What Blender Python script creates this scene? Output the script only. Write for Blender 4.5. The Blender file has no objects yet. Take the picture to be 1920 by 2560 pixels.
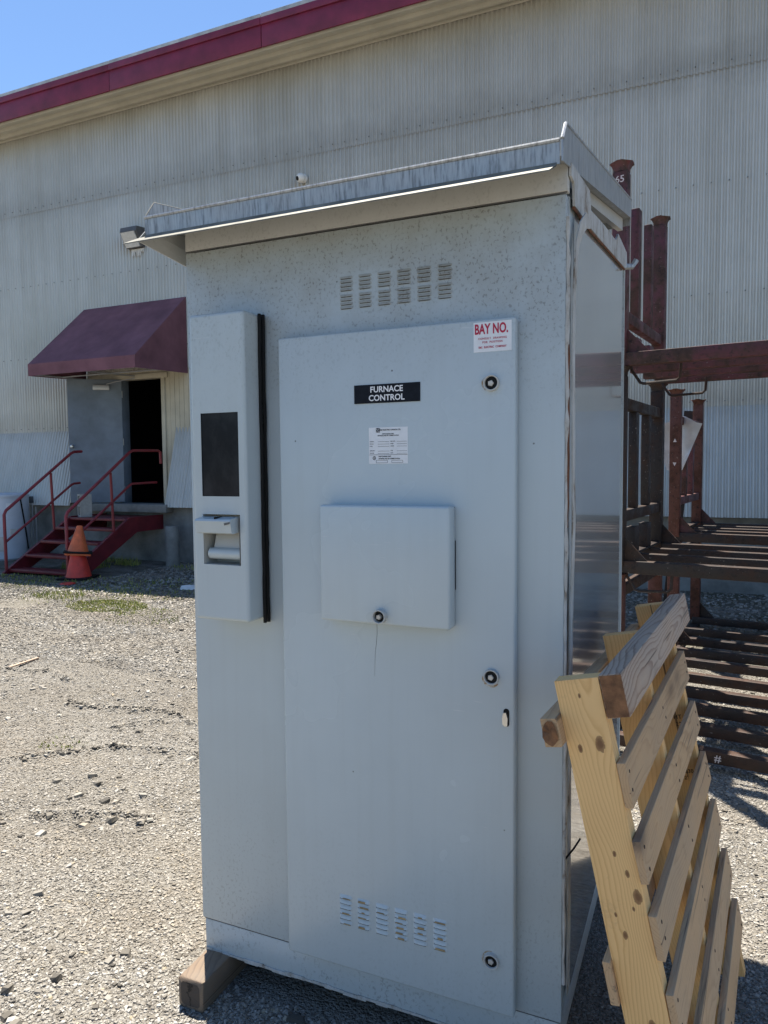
import bpy, bmesh, math, random
import numpy as np
from mathutils import Vector, Matrix, Euler

rnd = random.Random(7)
sc = bpy.context.scene
col = sc.collection
PI = math.pi

# ------------------------------------------------------------------ camera
F_PX, YAW, PITCH, ROLL = 1804.4, 0.41696, 0.062658, 0.009119
CAM = Vector((0.3072, -1.7751, 1.6125))
cam = bpy.data.cameras.new('camera'); cam_o = bpy.data.objects.new('camera', cam); col.objects.link(cam_o)
fw = Vector((-math.sin(YAW)*math.cos(PITCH), math.cos(YAW)*math.cos(PITCH), -math.sin(PITCH)))
rt = Vector((math.cos(YAW), math.sin(YAW), 0)); dn = fw.cross(rt)
c_, s_ = math.cos(ROLL), math.sin(ROLL)
rr, dd = c_*rt + s_*dn, -s_*rt + c_*dn
M = Matrix((rr, -dd, -fw)).transposed().to_4x4(); M.translation = CAM
cam_o.matrix_world = M
cam.sensor_fit = 'VERTICAL'; cam.sensor_height = 36.0; cam.lens = F_PX/2560*36
cam.clip_start = 0.02; cam.clip_end = 2000
sc.camera = cam_o

# ------------------------------------------------------------------ sky and sun
SUN = Vector((-0.23, 0.285, 1.0)).normalized()
world = bpy.data.worlds.new('World'); sc.world = world; world.use_nodes = True
wn = world.node_tree; wn.nodes.clear()
sky = wn.nodes.new('ShaderNodeTexSky'); sky.sky_type = 'NISHITA'; sky.sun_disc = False
sky.sun_elevation = math.asin(SUN.z); sky.sun_rotation = math.atan2(SUN.x, SUN.y)
sky.air_density = 1.1; sky.dust_density = 0.05; sky.ozone_density = 6.5
bg = wn.nodes.new('ShaderNodeBackground'); bg.inputs['Strength'].default_value = 0.068
wo = wn.nodes.new('ShaderNodeOutputWorld')
wn.links.new(sky.outputs[0], bg.inputs[0]); wn.links.new(bg.outputs[0], wo.inputs[0])
sl = bpy.data.lights.new('sun', 'SUN'); sl.energy = 5.0; sl.angle = math.radians(0.53); sl.color = (1.0, 0.93, 0.82)
so = bpy.data.objects.new('sun', sl); col.objects.link(so)
so.rotation_euler = SUN.to_track_quat('Z', 'Y').to_euler(); so.location = (-3, 3, 12)
sc.view_settings.view_transform = 'Standard'; sc.view_settings.look = 'None'
sc.view_settings.exposure = 1.4; sc.view_settings.gamma = 1.0; sc.view_settings.use_curve_mapping = False

# ------------------------------------------------------------------ helpers
class MB:
    """collects vertices and faces of ONE mesh"""
    def __init__(s): s.v = []; s.f = []
    def add(s, vs, fs):
        b = len(s.v); s.v += [tuple(v) for v in vs]; s.f += [tuple(b+i for i in f) for f in fs]; return s
    def box(s, lo, hi, m=None):
        x0, y0, z0 = lo; x1, y1, z1 = hi
        vs = [Vector(p) for p in [(x0,y0,z0),(x1,y0,z0),(x1,y1,z0),(x0,y1,z0),(x0,y0,z1),(x1,y0,z1),(x1,y1,z1),(x0,y1,z1)]]
        if m is not None: vs = [m @ v for v in vs]
        return s.add(vs, [(0,3,2,1),(4,5,6,7),(0,1,5,4),(1,2,6,5),(2,3,7,6),(3,0,4,7)])
    def bbox(s, lo, hi, bev=0.004, seg=2, m=None):
        bm = bmesh.new(); bmesh.ops.create_cube(bm, size=1)
        L = Vector(lo); H = Vector(hi); D = H-L; Cn = (L+H)/2
        for v in bm.verts: v.co = Vector((v.co.x*D.x, v.co.y*D.y, v.co.z*D.z)) + Cn
        bmesh.ops.bevel(bm, geom=bm.edges[:], offset=bev, segments=seg, profile=0.5, affect='EDGES')
        bm.verts.index_update()
        vs = [m @ v.co if m is not None else v.co.copy() for v in bm.verts]
        s.add(vs, [tuple(v.index for v in f.verts) for f in bm.faces]); bm.free(); return s
    def prism(s, poly, d, origin=(0,0,0), plane='XZ'):
        """extrude a polygon given in a plane by d along the third axis"""
        n = len(poly); o = Vector(origin)
        def P(a, b, c):
            return o + (Vector((a, c, b)) if plane == 'XZ' else Vector((c, a, b)) if plane == 'YZ' else Vector((a, b, c)))
        vs = [P(a, b, 0) for a, b in poly] + [P(a, b, d) for a, b in poly]
        return s.add(vs, [tuple(range(n))[::-1], tuple(range(n, 2*n))] + [(i, (i+1) % n, n+(i+1) % n, n+i) for i in range(n)])
    def tube(s, path, r, n=8, cap=True):
        path = [Vector(p) for p in path]; rings = []
        prev = None
        for i, p in enumerate(path):
            a = path[max(i-1, 0)]; b = path[min(i+1, len(path)-1)]
            t = (b-a).normalized()
            up = Vector((0, 0, 1)) if abs(t.z) < 0.95 else Vector((1, 0, 0))
            if prev is not None: up = prev
            u = (up - t*up.dot(t)).normalized(); w = t.cross(u); prev = u
            rad = r[i] if isinstance(r, (list, tuple)) else r
            rings.append([p + (u*math.cos(2*PI*k/n) + w*math.sin(2*PI*k/n))*rad for k in range(n)])
        vs = [q for rg in rings for q in rg]; fs = []
        for i in range(len(rings)-1):
            for k in range(n): fs.append((i*n+k, i*n+(k+1) % n, (i+1)*n+(k+1) % n, (i+1)*n+k))
        if cap: fs += [tuple(range(n))[::-1], tuple((len(rings)-1)*n+k for k in range(n))]
        return s.add(vs, fs)
    def lathe(s, prof, n=24, m=None):
        vs = []; fs = []
        for (r, z) in prof:
            for k in range(n): vs.append(Vector((r*math.cos(2*PI*k/n), r*math.sin(2*PI*k/n), z)))
        if m is not None: vs = [m @ v for v in vs]
        for i in range(len(prof)-1):
            for k in range(n): fs.append((i*n+k, i*n+(k+1) % n, (i+1)*n+(k+1) % n, (i+1)*n+k))
        fs += [tuple(range(n))[::-1], tuple((len(prof)-1)*n+k for k in range(n))]
        return s.add(vs, fs)
    def mesh(s, name):
        me = bpy.data.meshes.new(name); me.from_pydata(s.v, [], s.f); me.validate(); me.update(); return me

def smooth(me, ang=35):
    me.shade_smooth() if hasattr(me, 'shade_smooth') else None
    try: me.set_sharp_from_angle(angle=math.radians(ang))
    except Exception: pass

def link(o, parent=None, loc=None):
    col.objects.link(o)
    if parent is not None: o.parent = parent
    if loc is not None: o.location = loc
    return o
def wloc(p):
    m = Matrix.Identity(4)
    while p is not None:
        m = Matrix.LocRotScale(p.location, p.rotation_euler.to_quaternion(), p.scale) @ m; p = p.parent
    return m
def obj(name, mb, mat, parent=None, local=False, sm=35):
    """one mesh object; world-built vertices are brought into the parent's space, origin at its centre"""
    me = mb if isinstance(mb, bpy.types.Mesh) else mb.mesh(name)
    if sm: smooth(me, sm)
    if mat is not None and not len(me.materials): me.materials.append(mat)
    o = bpy.data.objects.new(name, me); link(o, parent)
    if not local and not isinstance(mb, bpy.types.Mesh):
        if parent is not None: me.transform(wloc(parent).inverted())
        co = np.empty(len(me.vertices)*3, np.float32); me.vertices.foreach_get('co', co); co = co.reshape(-1, 3)
        c = (co.min(0)+co.max(0))/2; c = Vector([float(q) for q in c])
        me.transform(Matrix.Translation(-c)); o.location = c
    return o
def tag(o, label=None, cat=None, group=None, kind=None):
    if label: o['label'] = label
    if cat: o['category'] = cat
    if group: o['group'] = group
    if kind: o['kind'] = kind
    return o
def thing(name, loc, label, cat, group=None, rz=0.0, rot=None):
    o = bpy.data.objects.new(name, None); o.empty_display_size = 0.1; link(o)
    o.location = loc; o.rotation_euler = rot if rot else (0, 0, rz)
    return tag(o, label, cat, group)

# ------------------------------------------------------------------ materials
class NT:
    def __init__(s, name):
        s.m = bpy.data.materials.new(name); s.m.use_nodes = True; s.t = s.m.node_tree; s.n = s.t.nodes
        s.b = s.n['Principled BSDF']; s.tc = s.n.new('ShaderNodeTexCoord')
    def L(s, a, b): s.t.links.new(a, b)
    def set(s, **k):
        for a, v in k.items():
            i = s.b.inputs[a.replace('_', ' ')]
            if hasattr(v, 'links') or isinstance(v, bpy.types.NodeSocket): s.L(v, i)
            else: i.default_value = (*v, 1) if isinstance(v, tuple) and len(v) == 3 else v
    def map(s, scale=(1,1,1), src='Object', rand=False):
        mp = s.n.new('ShaderNodeMapping'); mp.inputs['Scale'].default_value = scale
        o = s.tc.outputs[src]
        if rand:
            oi = s.n.new('ShaderNodeObjectInfo'); vm = s.n.new('ShaderNodeVectorMath'); vm.operation = 'MULTIPLY_ADD'
            cb = s.n.new('ShaderNodeCombineXYZ')
            for k in range(3):
                mm = s.n.new('ShaderNodeMath'); mm.operation = 'MULTIPLY'; mm.inputs[1].default_value = (17.3, 31.7, 23.1)[k]
                s.L(oi.outputs['Random'], mm.inputs[0]); s.L(mm.outputs[0], cb.inputs[k])
            vm = s.n.new('ShaderNodeVectorMath'); vm.operation = 'ADD'
            s.L(o, vm.inputs[0]); s.L(cb.outputs[0], vm.inputs[1]); o = vm.outputs[0]
        s.L(o, mp.inputs['Vector']); return mp.outputs[0]
    def pos(s, scale=(1,1,1)):
        g = s.n.new('ShaderNodeNewGeometry'); mp = s.n.new('ShaderNodeMapping'); mp.inputs['Scale'].default_value = scale
        s.L(g.outputs['Position'], mp.inputs['Vector']); return mp.outputs[0]
    def noise(s, vec, scale=5, detail=4, rough=0.55, dist=0.0):
        n = s.n.new('ShaderNodeTexNoise'); n.inputs['Scale'].default_value = scale; n.inputs['Detail'].default_value = detail
        n.inputs['Roughness'].default_value = rough; n.inputs['Distortion'].default_value = dist
        s.L(vec, n.inputs['Vector']); return n.outputs['Fac']
    def voro(s, vec, scale=5, feat='F1', out='Distance', rnd_=1.0):
        n = s.n.new('ShaderNodeTexVoronoi'); n.feature = feat; n.inputs['Scale'].default_value = scale
        n.inputs['Randomness'].default_value = rnd_; s.L(vec, n.inputs['Vector']); return n.outputs[out]
    def ramp(s, fac, stops, interp='LINEAR'):
        r = s.n.new('ShaderNodeValToRGB'); r.color_ramp.interpolation = interp; e = r.color_ramp.elements
        while len(e) < len(stops): e.new(0.5)
        for i, (p, c) in enumerate(stops):
            e[i].position = p; e[i].color = (*c, 1) if isinstance(c, tuple) else (c, c, c, 1)
        s.L(fac, r.inputs[0]); return r.outputs[0]
    def mix(s, fac, a, b, mode='MIX'):
        n = s.n.new('ShaderNodeMix'); n.data_type = 'RGBA'; n.blend_type = mode
        for i, v in ((0, fac), (6, a), (7, b)):
            if isinstance(v, bpy.types.NodeSocket): s.L(v, n.inputs[i])
            elif i == 0: n.inputs[0].default_value = v
            else: n.inputs[i].default_value = (*v, 1)
        return n.outputs[2]
    def math(s, op, a, b=0.0, clamp=False):
        n = s.n.new('ShaderNodeMath'); n.operation = op; n.use_clamp = clamp
        for i, v in ((0, a), (1, b)):
            if isinstance(v, bpy.types.NodeSocket): s.L(v, n.inputs[i])
            else: n.inputs[i].default_value = v
        return n.outputs[0]
    def sep(s, vec, axis):
        n = s.n.new('ShaderNodeSeparateXYZ'); s.L(vec, n.inputs[0]); return n.outputs[axis]
    def bump(s, h, strength=0.3, dist=0.01):
        n = s.n.new('ShaderNodeBump'); n.inputs['Strength'].default_value = strength; n.inputs['Distance'].default_value = dist
        s.L(h, n.inputs['Height']); s.L(n.outputs[0], s.b.inputs['Normal'])
    def island(s):
        g = s.n.new('ShaderNodeNewGeometry'); return g.outputs['Random Per Island']
    def orand(s):
        return s.n.new('ShaderNodeObjectInfo').outputs['Random']

def plain(name, c, rough=0.6, metal=0.0, var=0.12, scale=8.0, bump=0.0):
    k = NT(name); v = k.pos()
    n = k.noise(v, scale, 5, 0.6)
    d = tuple(x*(1-var) for x in c); l = tuple(min(1, x*(1+var)) for x in c)
    k.set(Base_Color=k.ramp(n, [(0.3, d), (0.7, l)]), Roughness=rough, Metallic=metal)
    if bump: k.bump(k.noise(v, scale*8, 3), bump, 0.002)
    return k.m

def cabinet_paint(name, base, rough, dirt=1.0, coat=0.0, wav=0.05):
    k = NT(name); v = k.pos()
    big = k.noise(v, 1.3, 4, 0.6); fine = k.noise(v, 60, 2)
    c = k.ramp(big, [(0.3, tuple(x*0.93 for x in base)), (0.7, tuple(x*1.05 for x in base))])
    # rain streaks
    st = k.noise(k.pos((26, 26, 1.1)), 1.0, 4, 0.6)
    c = k.mix(k.math('MULTIPLY', k.ramp(st, [(0.5, 0.0), (0.8, 1.0)]), 0.09), c, (0.27, 0.26, 0.23))
    scf = k.math('MULTIPLY', k.ramp(k.noise(k.pos((14, 14, 220)), 1.0, 2, 0.5), [(0.70, 0.0), (0.74, 1.0)]), k.ramp(k.noise(v, 3.1, 3), [(0.52, 0.0), (0.62, 1.0)]))
    c = k.mix(k.math('MULTIPLY', scf, 0.35), c, (0.66, 0.67, 0.66))
    if dirt:
        # mildew specks: dense below the roof, thinner lower down
        z = k.sep(v, 2)
        hi = k.math('MULTIPLY', k.math('SUBTRACT', z, 1.70), 2.6, True)
        lo = k.math('MULTIPLY', k.math('SUBTRACT', 0.75, z), 0.9, True)
        amt = k.math('MAXIMUM', hi, lo)
        cl = k.ramp(k.noise(v, 5.5, 4, 0.7), [(0.36, 0.1), (0.60, 1.0)])
        sp = k.ramp(k.noise(k.pos((1, 1, 0.75)), 130, 3, 0.65), [(0.555, 0.0), (0.62, 1.0)])
        sp = k.math('MULTIPLY', k.math('MULTIPLY', sp, cl), amt)
        c = k.mix(k.math('MULTIPLY', sp, 0.75*dirt, True), c, (0.09, 0.085, 0.075))
        # soft grime film
        c = k.mix(k.math('MULTIPLY', k.math('MULTIPLY', cl, hi), 0.42*dirt, True), c, (0.30, 0.285, 0.24))
        # isolated dark chips
        ch = k.ramp(k.voro(v, 7.0), [(0.012, 1.0), (0.022, 0.0)])
        c = k.mix(k.math('MULTIPLY', ch, 0.8), c, (0.07, 0.06, 0.05))
    k.set(Base_Color=c, Roughness=k.ramp(big, [(0.3, rough*0.85), (0.7, rough*1.2)]))
    k.b.inputs['Coat Weight'].default_value = coat; k.b.inputs['Coat Roughness'].default_value = 0.12
    if wav: k.bump(k.noise(v, 2.2, 2), wav, 0.02)
    return k.m

GREY = (0.470, 0.525, 0.535)
M_body = cabinet_paint('cabinet_paint', GREY, 0.34, 1.0)
M_door = cabinet_paint('door_paint', (0.485, 0.545, 0.560), 0.25, 0.35, 0.0, 0.10)
M_side = cabinet_paint('gloss_side_paint', (0.42, 0.44, 0.44), 0.055, 0.0, 0.8, 0.03)
M_fascia = cabinet_paint('fascia_paint', (0.50, 0.50, 0.47), 0.45, 0.3)

def galvanised():
    k = NT('galvanised_sheet'); v = k.pos()
    st = k.noise(k.pos((130, 130, 12)), 1.0, 4, 0.65)
    bl = k.noise(v, 14, 4, 0.6)
    c = k.ramp(st, [(0.35, (0.15, 0.155, 0.16)), (0.5, (0.36, 0.375, 0.38)), (0.75, (0.52, 0.53, 0.52))])
    c = k.mix(k.math('MULTIPLY', bl, 0.5), c, (0.40, 0.41, 0.41))
    k.set(Base_Color=c, Roughness=k.ramp(bl, [(0.3, 0.32), (0.7, 0.5)]), Metallic=0.5)
    k.bump(st, 0.05, 0.003); return k.m
M_galv = galvanised()
M_lip = plain('dusty_drip_lip', (0.17, 0.165, 0.135), .7, 0, .45, 14)

def peeling():
    k = NT('weathered_caulk'); v = k.pos()
    n = k.noise(k.pos((1, 1, 0.5)), 22, 6, 0.7)
    c = k.ramp(n, [(0.36, (0.20, 0.16, 0.12)), (0.44, (0.40, 0.39, 0.36)), (0.62, (0.50, 0.51, 0.50))])
    c = k.mix(k.ramp(k.noise(v, 9, 5, 0.75), [(0.66, 0.0), (0.72, 0.8)]), c, (0.17, 0.085, 0.045))
    k.set(Base_Color=c, Roughness=0.75); k.bump(n, 0.5, 0.004); return k.m
M_peel = peeling()
M_rust = plain('bare_rust', (0.13, 0.050, 0.022), 0.85, 0, 0.5, 30, 0.4)

def ruststeel(name, paint, rust, dark, t=0.5):
    k = NT(name); v = k.map(rand=True)
    n = k.noise(v, 6, 8, 0.7, 0.3); n2 = k.noise(v, 38, 5, 0.7)
    c = k.ramp(n, [(t-0.1, paint), (t, tuple(0.5*a+0.5*b for a, b in zip(paint, rust))), (t+0.06, rust), (t+0.22, dark)])
    c = k.mix(k.ramp(n2, [(0.55, 0.0), (0.68, 1.0)]), c, dark)
    c = k.mix(k.ramp(k.noise(v, 75, 2), [(0.70, 0.0), (0.74, 0.55)]), c, (0.40, 0.34, 0.30))
    k.set(Base_Color=c, Roughness=k.ramp(n, [(0.4, 0.45), (0.6, 0.75)]))
    k.bump(n2, 0.35, 0.003); return k.m
M_rackred = ruststeel('maroon_rack_paint', (0.115, 0.036, 0.042), (0.070, 0.036, 0.026), (0.026, 0.017, 0.014), 0.50)
M_rackbrn = ruststeel('rusted_rack_steel', (0.040, 0.027, 0.022), (0.058, 0.029, 0.018), (0.018, 0.013, 0.011), 0.5)
M_rackora = ruststeel('orange_rusted_post', (0.115, 0.042, 0.030), (0.085, 0.032, 0.018), (0.024, 0.015, 0.011), 0.52)
M_rackdark = ruststeel('dark_rack_steel', (0.028, 0.021, 0.019), (0.050, 0.027, 0.018), (0.013, 0.010, 0.009), 0.55)

def wood(name, a, b, weather=0.0, gsc=1.0, knots=(3, 5, 5), grey=(0.36, 0.35, 0.33), klist=()):
    """long grain along local X"""
    k = NT(name); v = k.map((1, 1, 1), rand=True)
    # growth rings around a pith that lies off the board; slow wander along the grain gives cathedrals
    oi = k.orand()
    wy = k.math('MULTIPLY', k.math('SUBTRACT', k.noise(k.map((1.7, 5, 5), rand=True), 1.0, 2, 0.4), 0.5), 0.16)
    wz_ = k.math('MULTIPLY', k.math('SUBTRACT', k.noise(k.map((1.1, 3, 3), rand=True), 1.7, 2, 0.4), 0.5), 0.12)
    ov = k.tc.outputs['Object']
    yy_ = k.math('ADD', k.math('ADD', k.sep(ov, 1), wy), k.math('MULTIPLY', k.math('SUBTRACT', oi, 0.5), 0.09))
    zz_ = k.math('ADD', k.math('ADD', k.sep(ov, 2), wz_), 0.05)
    rr_ = k.math('SQRT', k.math('ADD', k.math('MULTIPLY', yy_, yy_), k.math('MULTIPLY', zz_, zz_)))
    kmask = None
    for (kx, kz, kr) in klist:     # knots that bend the grain around them
        dx_ = k.math('MULTIPLY', k.math('SUBTRACT', k.sep(ov, 0), kx), 0.55/kr); dz_ = k.math('MULTIPLY', k.math('SUBTRACT', k.sep(ov, 2), kz), 1.0/kr)
        d_ = k.math('SQRT', k.math('ADD', k.math('MULTIPLY', dx_, dx_), k.math('MULTIPLY', dz_, dz_)))
        rr_ = k.math('ADD', rr_, k.math('MULTIPLY', k.math('POWER', 2.718, k.math('MULTIPLY', d_, -0.8)), kr*0.9))
        kk_ = k.ramp(k.math('ADD', d_, k.math('MULTIPLY', k.noise(v, 120, 3), 0.5)), [(0.55, 1.0), (0.95, 0.7), (1.35, 0.0)])
        kmask = kk_ if kmask is None else k.math('MAXIMUM', kmask, kk_)
    ring = k.math('FRACT', k.math('ADD', k.math('MULTIPLY', rr_, 150.0*gsc), k.math('MULTIPLY', k.noise(v, 30, 2), 0.5)))
    g = k.ramp(ring, [(0.0, tuple(a)), (0.55, tuple(0.8*x+0.2*y for x, y in zip(a, b))), (0.86, tuple(b)), (1.0, tuple(a))])
    fib = k.noise(k.map((3, 90, 90), rand=True), 1.0, 4, 0.6)
    g = k.mix(k.math('MULTIPLY', fib, 0.25), g, tuple(x*0.7 for x in b))
    g = k.mix(k.ramp(k.noise(v, 2.5, 3), [(0.4, 0.0), (0.75, 0.45)]), g, tuple(x*1.1 for x in a))
    if kmask is not None: g = k.mix(kmask, g, (0.20, 0.095, 0.038))
    elif knots:
        kd = k.voro(k.map(knots, rand=True), 1.0)
        g = k.mix(k.ramp(kd, [(0.07, 0.9), (0.13, 0.6), (0.17, 0.3), (0.28, 0.0)]), g, (0.085, 0.040, 0.016))
    if weather:
        wz = k.noise(v, 3.0, 6, 0.7)
        g = k.mix(k.ramp(wz, [(0.5-weather*0.4, 0.0), (0.6, weather)]), g, grey)
        ln = k.ramp(k.noise(k.map((2.2, 55, 55), rand=True), 1.0, 3, 0.6), [(0.60, 0.0), (0.70, 0.7)])
        g = k.mix(ln, g, (0.06, 0.045, 0.035))
    spl = k.ramp(k.noise(k.map((1.6, 70, 70), rand=True), 1.0, 2, 0.5), [(0.69, 0.0), (0.73, 0.75)])
    g = k.mix(spl, g, (0.075, 0.045, 0.025))
    dirt = k.ramp(k.noise(v, 7, 6, 0.75), [(0.58, 0.0), (0.75, 0.35)])
    g = k.mix(dirt, g, (0.10, 0.075, 0.05))
    k.set(Base_Color=g, Roughness=0.72); k.bump(ring, 0.15, 0.002); return k.m
M_pine = wood('fresh_pine', (0.85, 0.52, 0.215), (0.70, 0.375, 0.125), 0.0, 1.0, (3.6, .05, 8.0))
M_pine_knotty = wood('knotty_pine', (0.84, 0.53, 0.225), (0.66, 0.37, 0.13), 0.0, 1.0, None, klist=
    [(.58-a, (.5-f)*.092, r) for a, f, r in ((.032, .5, .004), (.14, .28, .0065), (.132, .74, .013), (.355, .55, .005), (.395, .74, .006), (.44, .86, .012), (.465, .72, .004), (.48, .30, .004), (.52, .42, .007), (.70, .6, .010), (.86, .3, .008))])
M_board = wood('aged_pine_board', (0.56, 0.365, 0.195), (0.45, 0.27, 0.13), 0.34, 1.0, (2.2, 7.0, .05), (0.34, 0.265, 0.19))
M_grain = wood('weathered_plank', (0.52, 0.39, 0.28), (0.24, 0.125, 0.07), 0.25, .75, False)
M_timber = wood('old_timber', (0.20, 0.13, 0.075), (0.085, 0.048, 0.028), 0.5, 1.4, False, (0.20, 0.17, 0.135))
M_endgrain = plain('cut_end_grain', (0.20, 0.095, 0.042), 0.85, 0, 0.45, 45, 0.5)

def corrugated_mat():
    k = NT('corrugated_wall_sheet'); v = k.pos()
    st = k.noise(k.pos((4, 4, 0.35)), 1.0, 5, 0.6); bl = k.noise(v, 0.55, 5, 0.6)
    c = k.ramp(bl, [(0.3, (0.50, 0.48, 0.425)), (0.7, (0.63, 0.61, 0.56))])
    c = k.mix(k.ramp(st, [(0.45, 0.0), (0.8, 0.45)]), c, (0.36, 0.33, 0.27))
    c = k.mix(k.math('MULTIPLY', k.orand(), 0.16), c, (0.42, 0.39, 0.32))
    # grime lying along the lap joints (world heights of the laps)
    z = k.sep(v, 2); wob = k.math('MULTIPLY', k.math('SUBTRACT', k.noise(v, 3, 4), 0.5), 0.5)
    for h in (2.34, 6.42):
        d = k.math('ABSOLUTE', k.math('SUBTRACT', k.math('ADD', z, wob), h+0.12))
        m_ = k.ramp(d, [(0.0, 0.30), (0.35, 0.0)])
        c = k.mix(m_, c, (0.26, 0.235, 0.20))
    k.set(Base_Color=c, Roughness=0.36, Metallic=0.35); return k.m
M_corr = corrugated_mat()
M_maroon = plain('maroon_fascia_paint', (0.165, 0.014, 0.042), 0.5, 0, 0.28, 3.0)
M_soffit = plain('cream_soffit', (0.48, 0.45, 0.37), 0.6, 0, 0.12, 2.0)
M_roofedge = plain('worn_roof_edge', (0.45, 0.46, 0.45), 0.6, 0.2, 0.3, 4.0)
M_siding = plain('cream_siding', (0.50, 0.46, 0.35), 0.6, 0, 0.14, 3.0)
M_concrete = plain('foundation_concrete', (0.20, 0.20, 0.185), 0.9, 0, 0.4, 3.0, 0.4)
M_block = plain('concrete_block', (0.36, 0.36, 0.33), 0.92, 0, 0.15, 20.0, 0.5)
M_doorleaf = plain('blue_grey_door_paint', (0.14, 0.175, 0.215), 0.5, 0, 0.25, 2.5)
M_dark = plain('dark_interior', (0.02, 0.02, 0.022), 0.9)
M_black = plain('black_rubber', (0.012, 0.012, 0.012), 0.55)
M_white = plain('white_plastic', (0.75, 0.75, 0.73), 0.4, 0, 0.05)
M_lamp = plain('grey_lamp_housing', (0.10, 0.10, 0.10), 0.5)
M_lens = plain('cloudy_lens', (0.55, 0.55, 0.52), 0.3, 0, 0.15, 20)
M_awning = plain('maroon_awning_cloth', (0.19, 0.088, 0.108), 0.8, 0, 0.25, 2.2, 0.3)
M_stair = plain('red_stair_paint', (0.14, 0.013, 0.020), 0.42, 0, 0.3, 5.0, 0.15)
M_rail = plain('red_rail_paint', (0.22, 0.022, 0.028), 0.4, 0, 0.2, 8.0)
M_cone_o = plain('faded_orange_cone', (0.62, 0.13, 0.04), 0.5, 0, 0.25, 9.0)
M_cone_r = plain('red_orange_cone', (0.62, 0.045, 0.03), 0.45, 0, 0.2, 9.0)
M_tank = plain('white_enamel', (0.55, 0.60, 0.66), 0.35, 0, 0.08, 4.0)
M_pipe = plain('pale_pipe', (0.45, 0.46, 0.47), 0.4, 0.4)
M_steel = plain('bright_steel', (0.62, 0.61, 0.58), 0.3, 0.9)
M_bolt = plain('pale_bolt_head', (0.55, 0.52, 0.47), 0.45, 0.3, 0.2, 60)
M_ink = plain('black_ink', (0.012, 0.014, 0.022), 0.6)
M_inkw = plain('white_ink', (0.80, 0.80, 0.80), 0.6, 0, 0.03)
M_red = plain('red_ink', (0.42, 0.012, 0.05), 0.6)
M_plate = plain('black_laminate', (0.010, 0.012, 0.018), 0.45, 0, 0.3, 60)
M_paper = plain('white_sticker', (0.72, 0.74, 0.76), 0.5, 0, 0.06, 25)
M_stamp = plain('stamp_ink', (0.055, 0.035, 0.022), 0.8)
M_chalk = plain('chalk_marks', (0.60, 0.52, 0.50), 0.9)
M_litter = plain('white_litter', (0.7, 0.7, 0.68), 0.7)
def glassmat():
    k = NT('scratched_window'); v = k.pos()
    n = k.noise(k.pos((14, 14, 9)), 1.0, 6, 0.7)
    c = k.ramp(n, [(0.45, (0.016, 0.018, 0.022)), (0.8, (0.040, 0.042, 0.046))])
    k.set(Base_Color=c, Roughness=0.13); k.b.inputs['Specular IOR Level'].default_value = 0.12; return k.m
M_glass = glassmat()
def filmmat():
    k = NT('milky_plastic_film'); v = k.pos()
    k.set(Base_Color=k.ramp(k.noise(v, 9, 4), [(0.3, (0.55, 0.54, 0.49)), (0.7, (0.78, 0.77, 0.72))]), Roughness=0.35)
    k.b.inputs['Transmission Weight'].default_value = 0.25; return k.m
M_film = filmmat()

for m_, sp_ in ((M_black, .15), (M_plate, .12), (M_dark, .05), (M_ink, .1), (M_rackdark, .3), (M_rackbrn, .3), (M_rackred, .35), (M_rackora, .3), (M_awning, .25)):
    m_.node_tree.nodes['Principled BSDF'].inputs['Specular IOR Level'].default_value = sp_
# ------------------------------------------------------------------ text
def text_mesh(body, size, bold=0.0, sx=1.0, spacing=1.0, align='CENTER'):
    cu = bpy.data.curves.new('t', 'FONT'); cu.body = body; cu.size = size; cu.align_x = align; cu.align_y = 'CENTER'
    cu.offset = bold; cu.space_character = spacing; cu.resolution_u = 3; cu.extrude = 0.0002
    o = bpy.data.objects.new('t', cu); col.objects.link(o)
    bpy.context.view_layer.update()
    me = bpy.data.meshes.new_from_object(o.evaluated_get(bpy.context.evaluated_depsgraph_get()))
    bpy.data.objects.remove(o); bpy.data.curves.remove(cu)
    if sx != 1.0: me.transform(Matrix.Diagonal((sx, 1, 1, 1)))
    return me
def lettering(parts, mat, parent, y, rot=0.0, name='lettering'):
    """parts: list of (body,size,x,z,bold,sx,spacing,align) joined as one printed block on a face looking to -Y"""
    mb = MB()
    for body, size, x, z, bold, sx, spc, al in parts:
        me = text_mesh(body, size, bold, sx, spc, al)
        R = Matrix.Translation((x, y, z)) @ Matrix.Rotation(PI/2, 4, 'X')
        mb.add([R @ v.co for v in me.vertices], [tuple(p.vertices) for p in me.polygons]); bpy.data.meshes.remove(me)
    return obj(name, mb, mat, parent, sm=0)

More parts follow.
